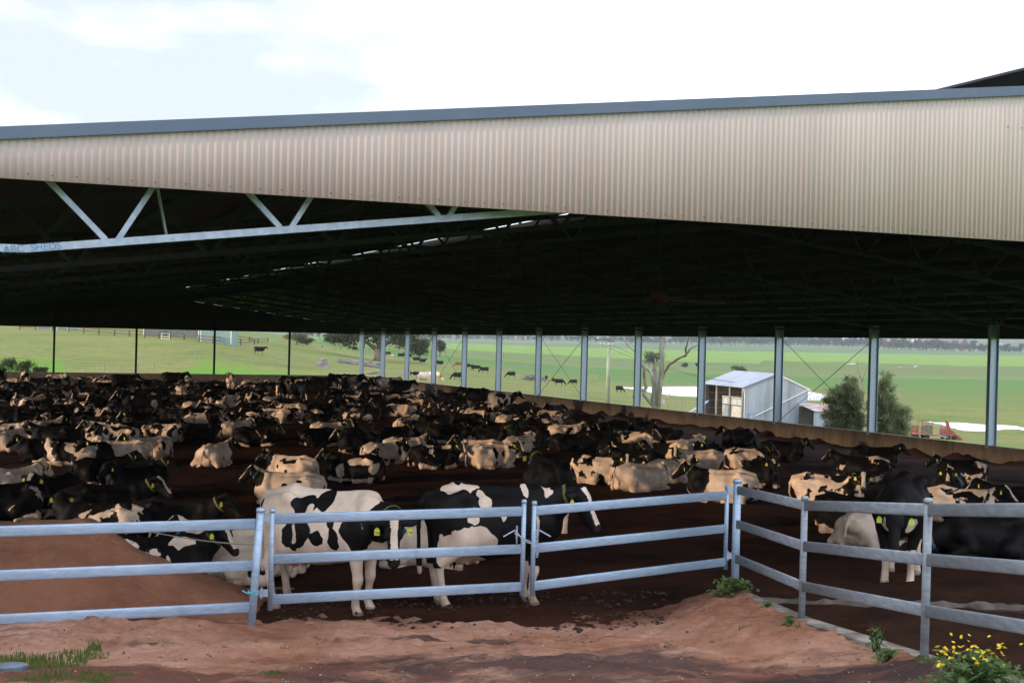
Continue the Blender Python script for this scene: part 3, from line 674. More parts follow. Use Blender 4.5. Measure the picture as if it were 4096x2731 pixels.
# ------------------------------------------------------------------ cows: one smooth skin grown round a posed skeleton
class Skin:
    """blends rounded bones into one surface (signed distance on a grid, then surface nets)"""
    def __init__(s, lo, hi, h):
        s.h = h; s.lo = np.array(lo, float)
        s.ax = [np.arange(lo[i], hi[i] + h, h, dtype=np.float32) for i in range(3)]
        s.F = np.full([len(a) for a in s.ax], 1.0, np.float32)
    def _sl(s, lo, hi):
        return tuple(slice(max(0, int((lo[i] - s.lo[i]) / s.h)), max(1, int((hi[i] - s.lo[i]) / s.h) + 2)) for i in range(3))
    def _put(s, sl, d, k):
        a = s.F[sl]; t = np.clip(.5 + .5 * (a - d) / k, 0, 1)
        s.F[sl] = a + (d - a) * t - k * t * (1 - t)
    def bone(s, a, b, r1, r2, k=.05, flat=1.0, n=(0, 1, 0)):
        a = np.array(a, np.float32); b = np.array(b, np.float32); m = max(r1, r2) * max(1, flat) + k + s.h * 2
        sl = s._sl(np.minimum(a, b) - m, np.maximum(a, b) + m)
        X, Y, Z = [q[c] for q, c in zip(s.ax, sl)]
        px, py, pz = X[:, None, None] - a[0], Y[None, :, None] - a[1], Z[None, None, :] - a[2]
        ab = b - a; L2 = float(ab @ ab) + 1e-9
        t = np.clip((px * ab[0] + py * ab[1] + pz * ab[2]) / L2, 0, 1)
        vx, vy, vz = px - t * ab[0], py - t * ab[1], pz - t * ab[2]
        q = vx * vx + vy * vy + vz * vz
        if flat != 1:
            vn = vx * n[0] + vy * n[1] + vz * n[2]; q = q + (1 / flat ** 2 - 1) * vn * vn
        s._put(sl, (np.sqrt(q) - (r1 + (r2 - r1) * t)) * min(1, flat), k)
    def blob(s, c, r, k=.06, rot=None):
        c = np.array(c, np.float32); r = np.array(r, np.float32); m = r.max() + k + s.h * 2
        sl = s._sl(c - m, c + m)
        X, Y, Z = [q[e] for q, e in zip(s.ax, sl)]
        p = np.stack(np.broadcast_arrays(X[:, None, None] - c[0], Y[None, :, None] - c[1], Z[None, None, :] - c[2]), -1)
        if rot is not None: p = p @ np.array(rot, np.float32)
        k0 = np.sqrt(((p / r) ** 2).sum(-1)); k1 = np.sqrt(((p / r ** 2) ** 2).sum(-1)) + 1e-9
        s._put(sl, k0 * (k0 - 1) / k1, k)
    def cut(s, c, r, k=.06):
        c = np.array(c, np.float32); r = np.array(r, np.float32); m = r.max() + k + s.h * 2
        sl = s._sl(c - m, c + m); X, Y, Z = [q[e] for q, e in zip(s.ax, sl)]
        p = np.stack(np.broadcast_arrays(X[:, None, None] - c[0], Y[None, :, None] - c[1], Z[None, None, :] - c[2]), -1)
        k0 = np.sqrt(((p / r) ** 2).sum(-1)); k1 = np.sqrt(((p / r ** 2) ** 2).sum(-1)) + 1e-9
        d = -k0 * (k0 - 1) / k1; a = s.F[sl]; t = np.clip(.5 - .5 * (a - d) / k, 0, 1); s.F[sl] = a + (d - a) * t + k * t * (1 - t)
    def skin(s):
        F = s.F; I = F < 0
        c = np.zeros([n - 1 for n in F.shape], np.int8)
        off = [(i, j, k) for i in (0, 1) for j in (0, 1) for k in (0, 1)]
        sh = c.shape
        def cut(A, o): return A[o[0]:o[0] + sh[0], o[1]:o[1] + sh[1], o[2]:o[2] + sh[2]]
        for o in off: c += cut(I, o)
        act = (c > 0) & (c < 8); ids = np.full(sh, -1, np.int64); cells = np.argwhere(act); ids[act] = np.arange(len(cells))
        acc = np.zeros((len(cells), 3)); cnt = np.zeros(len(cells))
        for a in off:
            for d in range(3):
                if a[d]: continue
                b = list(a); b[d] = 1
                fa = F[tuple((cells + a).T)]; fb = F[tuple((cells + b).T)]; x = (fa < 0) != (fb < 0)
                t = np.where(x, fa / np.where(x, fa - fb, 1), 0)
                p = np.tile(np.array(a, float), (len(cells), 1)); p[:, d] += t
                acc += p * x[:, None]; cnt += x
        V = s.lo + (cells + acc / cnt[:, None]) * s.h
        Q = []
        for d in range(3):
            e, f = [q for q in range(3) if q != d]
            A = np.moveaxis(I, (d, e, f), (0, 1, 2)); W = np.moveaxis(ids, (d, e, f), (0, 1, 2))
            chg = A[:-1, 1:-1, 1:-1] != A[1:, 1:-1, 1:-1]
            w = np.argwhere(chg); neg = A[:-1, 1:-1, 1:-1][chg]
            i, j, k = w.T
            q = np.stack([W[i, j, k], W[i, j + 1, k], W[i, j + 1, k + 1], W[i, j, k + 1]], -1)
            fl = neg if d != 1 else ~neg
            q[~fl] = q[~fl][:, ::-1]; Q.append(q)
        return V, np.concatenate(Q)
def rotm(yaw, pitch, roll=0):
    return np.array((Matrix.Rotation(yaw, 3, 'Z') @ Matrix.Rotation(pitch, 3, 'Y') @ Matrix.Rotation(roll, 3, 'X')))
def grow_cow(lying=False, head='level', h=.024, beef=False, walk=0.0, neckyaw=None):
    """returns verts, quads, attributes and the head frame; x forward, y left, z up, hooves or belly on z = 0"""
    S = Skin((-1.55, -1.0, -.05), (2.1, 1.05, 1.75), h)
    legs = []
    if not lying:
        dz = 0
        roll = np.eye(3)
    else:
        dz = -.54
    T = lambda p: (p[0], p[1], p[2] + dz)
    bw = 1.08 if beef else 1.0
    # trunk
    wy = (1.12 if lying else 1.0) * bw
    S.blob(T((.42, 0, 1.0)), (.42, .255 * bw, .37), .1)
    S.blob(T((.05, 0, .965)), (.60, .335 * wy, .385), .12)
    S.blob(T((-.26, 0, .95)), (.48, .365 * wy, .385), .12)
    S.blob(T((-.64, 0, 1.13)), (.34, .265 * bw, .25), .12)
    S.bone(T((.50, 0, 1.36)), T((-.05, 0, 1.33)), .075, .06, .1)
    S.bone(T((-.05, 0, 1.33)), T((-.55, 0, 1.375)), .06, .075, .09)
    S.bone(T((-.55, 0, 1.375)), T((-.93, 0, 1.30)), .075, .055, .09)
    for sy in (-1, 1):
        S.bone(T((-.50, .225 * sy, 1.32)), T((-.42, .20 * sy, 1.26)), .075, .07, .06)      # hook bone
        S.bone(T((-.52, .22 * sy, 1.31)), T((-.90, .115 * sy, 1.22)), .05, .055, .08)       # to the pin bone
        S.bone(T((.55, .10 * sy, 1.33)), T((.60, .20 * sy, 1.0)), .08, .13, .09)            # shoulder blade
    for sy in (-1, 1):
        if not beef: S.cut(T((-.27, .40 * sy, 1.24)), (.15, .13, .11), .09); S.cut(T((-.72, .34 * sy, 1.16)), (.12, .12, .10), .08)
    # legs
    for sy in (-1, 1):
        st = walk * sy
        if not lying:
            sh_, el, kn, fe, ho = (.56, .185*sy, 1.02), (.46, .20*sy, .78), (.49 + st*.5, .165*sy, .44), (.46 + st, .165*sy, .15), (.50 + st, .165*sy, .05)
            S.bone(sh_, el, .15, .105, .08); S.bone(el, kn, .10, .06, .05); S.bone(kn, (kn[0], kn[1], kn[2] - .03), .064, .062, .03)
            S.bone(kn, fe, .052, .043, .03); S.bone(fe, ho, .047, .055, .03); S.bone(ho, (ho[0] + .03, ho[1], .035), .055, .05, .03)
            legs += [(el, kn, 0), (kn, fe, 1), (fe, ho, 1)]
            hp, sf, hk, hf, hh = (-.66, .17*sy, 1.08), (-.47, .225*sy, .80), (-.80 - st*.6, .175*sy, .53), (-.735 - st, .175*sy, .15), (-.69 - st, .175*sy, .05)
            S.bone(hp, sf, .21, .15, .1, .8); S.bone((-.78, .15*sy, 1.05), (-.72, .16*sy, .80), .13, .11, .08, .8)
            S.bone(sf, hk, .135, .065, .07); S.bone((-.76, .16*sy, .85), hk, .10, .055, .06)
            S.bone(hk, hf, .056, .045, .03); S.bone(hk, (hk[0] - .03, hk[1], hk[2] + .03), .055, .04, .03)
            S.bone(hf, hh, .05, .058, .03); S.bone(hh, (hh[0] + .03, hh[1], .035), .057, .052, .03)
            legs += [(sf, hk, 0), (hk, hf, 1), (hf, hh, 1)]
        else:
            el, kn, fe, ho = (.40, .27*sy, .24), (.74, .235*sy, .13), (.46, .30*sy, .075), (.36, .31*sy, .06)
            S.bone((.56, .20*sy, .52), el, .14, .10, .08); S.bone(el, kn, .095, .068, .05); S.bone(kn, fe, .056, .046, .03); S.bone(fe, ho, .05, .05, .03)
            legs += [(el, kn, 0), (kn, fe, 1), (fe, ho, 1)]
            if sy > 0:     # the leg that lies out to the side
                sf, hk, hf, hh = (-.18, .46, .26), (-.66, .56, .12), (-.26, .66, .075), (-.14, .66, .06)
                S.bone((-.62, .24, .50), sf, .24, .15, .1); S.bone((-.62, .30, .36), hk, .19, .09, .1)
            else:          # the leg tucked under the belly
                sf, hk, hf, hh = (-.12, -.34, .22), (-.62, -.36, .10), (-.20, -.40, .07), (-.08, -.40, .06)
                S.bone((-.62, -.20, .50), sf, .22, .14, .1); S.bone((-.62, -.24, .36), hk, .17, .08, .1)
            S.bone(sf, hk, .13, .075, .06); S.bone(hk, hf, .058, .05, .03); S.bone(hf, hh, .052, .055, .03)
            legs += [(sf, hk, 0), (hk, hf, 1), (hf, hh, 1)]
    if lying:
        S.blob((.15, 0, .22), (.62, .30, .22), .1)
        S.blob((-.35, .06, .24), (.45, .42, .24), .1)
        ud = (-.62, .30, .17)
        S.blob(ud, (.20, .16, .13), .05)
        tail = [(-.93, 0, .77), (-1.02, .03, .60), (-1.04, .06, .34), (-1.0, .14, .12), (-.88, .30, .05)]
    else:
        ud = (-.48, 0, .66)
        if not beef:
            S.blob(ud, (.23, .165, .165), .06)
            for a in (-1, 1):
                for b in (-1, 1): S.bone((-.48 + .085*a, .07*b, .54), (-.48 + .09*a, .075*b, .465), .022, .014, .02)
        S.blob((-.15, 0, .80), (.45, .20, .2), .12)
        tail = [(-.93, 0, 1.32), (-1.01, 0, 1.22), (-1.035, 0, .95), (-1.02, .01, .62), (-1.0, .02, .42)]
    rr = (.042, .034, .026, .026, .05)
    for i in range(4): S.bone(tail[i], tail[i + 1], rr[i] if i < 3 else .045, rr[i + 1] if i < 3 else .03, .03)
    # neck and head
    zoff = dz
    yaw = pitch = roll_ = 0
    if head == 'level': P, yaw, pitch = (1.20, 0, 1.40), 0, R(38)
    elif head == 'low': P, yaw, pitch = (1.28, 0, 1.16), 0, R(46)
    elif head == 'graze': P, yaw, pitch = (1.27, 0, .52), 0, R(62)
    elif head == 'right': P, yaw, pitch = (1.08, -.30, 1.40), R(-78), R(36)
    elif head == 'left': P, yaw, pitch = (1.08, .30, 1.40), R(78), R(36)
    elif head == 'half_right': P, yaw, pitch = (1.17, -.17, 1.40), R(-40), R(36)
    elif head == 'quarter': P, yaw, pitch = (1.10, -.22, 1.33), R(-52), R(50)
    elif head == 'down': P, yaw, pitch = (1.22, 0, 1.04), 0, R(64)
    elif head == 'front_right': P, yaw, pitch = (1.02, -.26, 1.12), R(-58), R(58)
    elif head == 'curled': P, yaw, pitch = (.84, .50, 1.00), R(158), R(40)
    elif head == 'ground': P, yaw, pitch = (1.34, .06, .84), R(8), R(28)
    if lying and head in ('level', 'right', 'left', 'half_right'): P = (P[0] - (.20 if head == 'level' else .13), P[1], P[2] + .10)
    P = np.array(P, float); P[2] += zoff
    HM = rotm(yaw, pitch, roll_)
    H = lambda p: P + HM @ np.array(p, float)
    ny = HM @ np.array((0, 1, 0.))
    base = np.array(T((.60, 0, 1.12)))
    mid = base * .5 + H((-.06, 0, -.06)) * .5
    if head == 'curled': mid = np.array((.98, .22, .62))
    if head in ('right', 'left', 'front_right'): mid = mid + np.array((.10, 0, 0))
    if head == 'graze': mid = mid + np.array((.05, 0, .03))
    S.bone(base, mid, .235, .165, .1, .66); S.bone(mid, H((-.03, 0, -.06)), .165, .125, .08, .74)
    S.bone(T((.80, 0, .86)), mid - np.array((0, 0, .12)), .085, .06, .1, .7)          # dewlap and brisket
    S.bone(T((.66, 0, .86)), T((.80, 0, .92)), .16, .10, .1)
    S.blob(H((.06, 0, -.025)), (.13, .108, .115), .05, HM)
    S.bone(H((.05, 0, -.03)), H((.40, 0, -.055)), .102, .066, .04, .92, ny)
    S.bone(H((.07, 0, -.135)), H((.36, 0, -.115)), .068, .048, .05, .85, ny)
    S.blob(H((.435, 0, -.075)), (.072, .076, .066), .035, HM)
    S.blob(H((-.03, 0, .055)), (.07, .06, .045), .03, HM)
    for sy in (-1, 1):
        S.bone(H((.09, .075*sy, .025)), H((.16, .082*sy, .01)), .036, .03, .03)
        S.blob(H((.15, .098*sy, -.005)), (.026, .018, .022), .012, HM)
        er = HM @ np.array(Matrix.Rotation(R(-14*sy), 3, 'X') @ Matrix.Rotation(R(14*sy), 3, 'Z'))
        S.bone(H((-.005, .09*sy, .0)), H((-.015, .15*sy, -.005)), .034, .03, .03)
        S.blob(H((-.02, .215*sy, -.022)), (.058, .10, .026), .03, er)
    V, Q = S.skin()
    # two passes of smoothing take the grid steps out
    E = np.concatenate([Q[:, [0, 1]], Q[:, [1, 2]], Q[:, [2, 3]], Q[:, [3, 0]]])
    for lam in (.5, -.52, .5):
        acc = np.zeros_like(V); cn = np.zeros(len(V))
        np.add.at(acc, E[:, 0], V[E[:, 1]]); np.add.at(cn, E[:, 0], 1); np.add.at(acc, E[:, 1], V[E[:, 0]]); np.add.at(cn, E[:, 1], 1)
        V = V + lam * (acc / np.maximum(cn, 1)[:, None] - V)
    cz = .95 + dz; dr = np.stack([np.zeros(len(V)), V[:, 1], (V[:, 2] - cz) * .6], -1); dr /= np.linalg.norm(dr, axis=1)[:, None] + .05
    V = V + dr * (.022 * (fnoise(V[:, 0] * 5 + 9, V[:, 2] * 5 + V[:, 1] * 3, 5) + .5 * fnoise(V[:, 0] * 11, V[:, 2] * 11 + V[:, 1] * 7, 6)))[:, None] * (np.abs(V[:, 0]) < .9)[:, None]
    if lying: V[:, 2] = np.maximum(V[:, 2], -.03)
    # coat attributes
    bias = np.zeros(len(V)); dark = np.zeros(len(V)); pink = np.zeros(len(V))
    def seg(a, b):
        a = np.array(a); b = np.array(b); ab = b - a; t = np.clip(((V - a) @ ab) / (ab @ ab), 0, 1)
        return np.linalg.norm(V - a - t[:, None] * ab, axis=1), t
    for a, b, low in legs:
        d, t = seg(a, b)
        if low: bias = np.maximum(bias, np.where(d < .10, 1.5, 0))
        else: bias = np.maximum(bias, np.where(d < .15, np.clip((t - .45) * 2.2, 0, 1), 0))
    if not lying:
        bias += np.where((np.abs(V[:, 1]) < .25) & (V[:, 2] < .72) & (V[:, 0] > -.6), .5, 0)
        dark = np.maximum(dark, np.where(V[:, 2] < .075, .55, 0))
        pink = np.maximum(pink, np.clip(1.6 - np.linalg.norm((V - np.array((-.48, 0, .6))) / np.array((.24, .19, .2)), axis=1), 0, 1) * (V[:, 2] < .68))
    else:
        bias += np.where(V[:, 2] < .22, .35, 0)
        pink = np.maximum(pink, np.clip(1.5 - np.linalg.norm((V - np.array(ud)) / np.array((.2, .17, .14)), axis=1), 0, 1))
    for i in (2, 3):
        d, t = seg(tail[i], tail[i + 1]); bias += np.where((d < .07) & ((i == 3) | (t > .5)), 1.6, 0)
    q = (V - P) @ HM            # head coordinates
    inh = (q[:, 0] > -.10) & (q[:, 0] < .6) & (np.abs(q[:, 1]) < .36) & (np.abs(q[:, 2] + .03) < .24)
    bl = .036 + .016 * np.clip(q[:, 0] / .4, 0, 1) + .02 * np.clip((.12 - q[:, 0]) / .12, 0, 1)
    blaze = inh & (np.abs(q[:, 1]) < bl) & (q[:, 2] > -.06) & (q[:, 0] > -.04) & (q[:, 0] < .43)
    side = inh & ~blaze & (q[:, 0] < .45)
    bias = np.where(side, bias - .75, bias); bias = np.where(blaze, 1.1, bias)
    neck = (V[:, 0] > .62) & ~inh & (V[:, 2] > .45 + (0 if lying else .45)); bias = np.where(neck, bias - .35, bias)
    dark = np.maximum(dark, np.where(inh & (q[:, 0] > .455) & (q[:, 2] > -.13), .9, 0))
    for sy in (-1, 1):
        e = np.linalg.norm((q - np.array((.152, .108 * sy, -.004))) / np.array((.03, .03, .022)), axis=1); dark = np.maximum(dark, np.where(e < 1, 1, 0))
        nn = np.linalg.norm(q - np.array((.495, .035 * sy, -.06)), axis=1); dark = np.maximum(dark, np.where(nn < .022, 1, 0))
        ea = (np.abs(q[:, 0] + .02) < .05) & (q[:, 1] * sy > .13) & inh & (q[:, 2] < -.03); pink = np.maximum(pink, np.where(ea, .5, 0))
    return dict(V=V, Q=Q, bias=bias, dark=dark, pink=pink, P=P, HM=HM, mid=mid, base=base, lying=lying)
def mirror(g):
    m = dict(g); m['V'] = g['V'] * (1, -1, 1); m['Q'] = g['Q'][:, ::-1].copy()
    D = np.diag((1, -1, 1.)); m['P'] = g['P'] * (1, -1, 1); m['HM'] = D @ g['HM'] @ D; m['mid'] = g['mid'] * (1, -1, 1); m['base'] = g['base'] * (1, -1, 1)
    return m
def cow_mesh(name, g, paint=None):
    me = bpy.data.meshes.new(name); fast_mesh(me, g['V'], g['Q'])
    for k in ('bias', 'dark', 'pink'):
        a = me.attributes.new(k, 'FLOAT', 'POINT'); a.data.foreach_set('value', g[k].astype(np.float32))
    if paint is not None:
        a = me.attributes.new('paint', 'FLOAT', 'POINT'); a.data.foreach_set('value', paint.astype(np.float32))
    return me
def coat_mat(name, painted):
    g = NG(name); g.set(Roughness=.55); g.b.inputs['Specular IOR Level'].default_value = .10
    v = g.co('Object'); sd = g.attr('coat_seed', 'OBJECT')
    cmb = g.n('ShaderNodeCombineXYZ'); g.l(sd, cmb.inputs[0]); g.l(g.math('MULTIPLY', sd, 1.7), cmb.inputs[1]); g.l(g.math('MULTIPLY', sd, .6), cmb.inputs[2])
    va = g.n('ShaderNodeVectorMath', operation='ADD'); g.l(v, va.inputs[0]); g.l(cmb.outputs[0], va.inputs[1]); vv = va.outputs[0]
    big = g.noise(vv, 1.75, 3.0, .50, .55); fine = g.noise(vv, 16, 4, .65)
    edge = g.math('MULTIPLY', g.math('SUBTRACT', fine, .5), .75)
    if painted:
        val = g.math('ADD', g.attr('paint'), g.math('MULTIPLY', edge, .8))
    else:
        val = g.math('ADD', g.math('MULTIPLY', g.math('SUBTRACT', big, .5), 5.5), g.attr('bias'))
        val = g.math('ADD', val, g.math('ADD', edge, g.attr('coat_white', 'OBJECT')))
    white = g.ramp(g.math('ADD', g.math('MULTIPLY', val, 4), .5), [(.3, (0, 0, 0)), (.7, (1, 1, 1))])
    dirt = g.noise(vv, 3.2, 6, .65)
    # muck low on the flanks and legs
    sep = g.n('ShaderNodeSeparateXYZ'); g.l(v, sep.inputs[0])
    low = g.math('MULTIPLY', g.math('SUBTRACT', .62, sep.outputs[2], True), 1.1, True)
    dm = g.math('MULTIPLY', g.ramp(dirt, [(.36, (0, 0, 0)), (.64, (1, 1, 1))]), g.math('ADD', low, .30), True)
    base_w = g.mix(g.ramp(g.noise(vv, 1.1, 4, .6), [(.35, (0, 0, 0)), (.7, (.75, .75, .75))]), (.84, .68, .55), (.58, .43, .32))
    wc = g.mix(dm, base_w, (.25, .15, .085))
    wc = g.mix(g.math('MULTIPLY', g.attr('pink'), .75), wc, (.52, .30, .22))
    bc = g.mix(g.math('MULTIPLY', dirt, .8), (.0045, .0045, .005), (.014, .011, .010))
    bc = g.mix(g.attr('coat_brown', 'OBJECT'), bc, (.20, .085, .035))
    c = g.mix(white, bc, wc)
    c = g.mix(g.attr('dark'), c, (.022, .018, .018)); g.col(c)
    g.bump(g.math('ADD', g.noise(g.co('Object', (1, 1, .35)), 70, 3), g.math('MULTIPLY', g.noise(v, 9, 3), .8)), .35, .012)
    return g.m
coat = coat_mat('cow_coat', False); coat_p = coat_mat('cow_coat_marked', True)
tag_yellow = simple('yellow_plastic', (.62, .58, .03), (.70, .68, .06), 5, .5)
tag_green = simple('lime_plastic', (.42, .56, .04), (.50, .62, .08), 5, .5)
tag_blue = simple('blue_plastic', (.02, .12, .34), (.03, .16, .42), 5, .5)
strap_mat = simple('olive_webbing', (.09, .095, .02), (.15, .15, .03), 30, .8)
def tag_mesh(text=None):
    b = MB()   # ear tag: plate hanging from a stud, hanging down -z, facing +x
    b.add([(x, y, z) for x in (-.003, .003) for y, z in ((-.012, .0), (.012, 0), (.018, -.03), (.034, -.045), (.034, -.105), (-.034, -.105), (-.034, -.045), (-.018, -.03))],
          [tuple(range(7, -1, -1)), tuple(range(8, 16))] + [(i, (i + 1) % 8, (i + 1) % 8 + 8, i + 8) for i in range(8)])
    return b.mesh('ear_tag')
TAGM = tag_mesh()
def fit_tags(o, g, sides=(1, -1), m=None, face=None):
    out_ = []
    for sy in sides:
        p = g['P'] + g['HM'] @ np.array((.012, .20 * sy, -.03))
        d = g['HM'] @ np.array((1, 0, 0.)); az = math.atan2(d[1], d[0])
        me = TAGM.copy(); t = obj('ear_tag', me, m or tag_yellow, o, p, az + .25 * sy); out_.append(t)
    return out_
def fit_collar(o, g, box=True):
    a = g['mid'] * .45 + (g['P'] + g['HM'] @ np.array((-.05, 0, -.07))) * .55
    ax = (g['P'] - g['mid']); ax = ax / np.linalg.norm(ax); n = np.cross((0, 0, 1.), ax); n /= np.linalg.norm(n); u = np.cross(ax, n)
    # trace the skin so the strap lies on it
    V = g['V']; rel = V - a; t = rel @ ax; ring = []
    sel = np.abs(t) < .035; sel &= (np.linalg.norm(rel, axis=1) < .32)
    ang = np.arctan2(rel[sel] @ u, rel[sel] @ n); rad = np.hypot(rel[sel] @ u, rel[sel] @ n)
    K = 24
    for k in range(K):
        th = -math.pi + 2 * math.pi * k / K; dd = np.abs((ang - th + math.pi) % (2 * math.pi) - math.pi); w_ = dd < .22
        ring.append(np.median(rad[w_]) if w_.any() else .15)
    ring = [(ring[k - 1] + ring[k] + ring[(k + 1) % K]) / 3 + .008 for k in range(K)]
    b = MB(); vs = []
    for k in range(K):
        th = -math.pi + 2 * math.pi * k / K; e = n * math.cos(th) + u * math.sin(th)
        for q in (-.02, .02):
            for r_ in (0, .006): vs.append(a + ax * q + e * (ring[k] + r_))
    fs = []
    for k in range(K):
        i, j = k * 4, ((k + 1) % K) * 4
        fs += [(i + 1, j + 1, j + 3, i + 3), (i, i + 2, j + 2, j), (i, j, j + 1, i + 1), (i + 2, i + 3, j + 3, j + 2)]
    b.add(vs, fs); c = b.build('collar', strap_mat, o)
    if box:
        k = int(K * .62); th = -math.pi + 2 * math.pi * k / K
        for s_ in (1,):
            e = n * s_ * .75 + u * -.6; e /= np.linalg.norm(e); kk = int(((math.atan2(e @ u, e @ n) + math.pi) / (2 * math.pi)) * K) % K
            p = a + e * (ring[kk] + .022)
            mb = MB(); mb.box((0, 0, 0), (.05, .035, .075), ax=Matrix((Vector(ax), Vector(np.cross(e, ax)), Vector(e))).transposed().to_3x3() @ Matrix.Rotation(R(90), 3, 'X'))
            mb.build('collar_sensor', tag_blue, c, loc=p)
    return c
# ------------------------------------------------------------------ the herd
POSES = {'s': dict(head='level'), 'sw': dict(head='low'), 'sr': dict(head='right'), 'sl': dict(head='left'), 'sh': dict(head='half_right'), 'sf': dict(head='front_right'), 'sq': dict(head='quarter'), 'sd': dict(head='down'),
         'l': dict(lying=True, head='level'), 'lr': dict(lying=True, head='right'), 'lh': dict(lying=True, head='half_right'),
         'lc': dict(lying=True, head='curled'), 'lg': dict(lying=True, head='ground')}
GEO = {}
def geo(p, h=.024):
    """pose geometry; a trailing m mirrors it"""
    if (p, h) not in GEO:
        GEO[(p, h)] = mirror(geo(p[:-1], h)) if p.endswith('m') else grow_cow(h=h, **POSES[p])
    return GEO[(p, h)]
def floor_pt(x, y, push=0):
    a, b = derolled(x, y); z = np.geomspace(9, 140, 3000)
    X = ST * z + CT * a * z / F_PX; Y = CT * z - ST * a * z / F_PX
    d = -(b - HORIZ) * z / F_PX - floor_h(X, Y); i = int(np.where(d <= 0)[0][0]) if (d <= 0).any() else len(z) - 1
    v = Vector((X[i], Y[i], 0)); v += v.normalized() * push
    v.y = min(v.y, YB - 1.2); v.x = min(v.x, XR - 1.0)
    v.z = EYE + float(floor_h(np.array([v.x]), np.array([v.y]))[0]) - .015
    if v.x > XR - 6: v.z -= .24 * math.exp(-((v.x - XR) / 4.0) ** 2)
    return v
def heading(v, h):
    d = Vector((v.x, v.y, 0)).normalized(); r_ = Vector((d.y, -d.x, 0)); q = r_ * math.cos(R(h)) + d * math.sin(R(h)); return math.atan2(q.y, q.x)
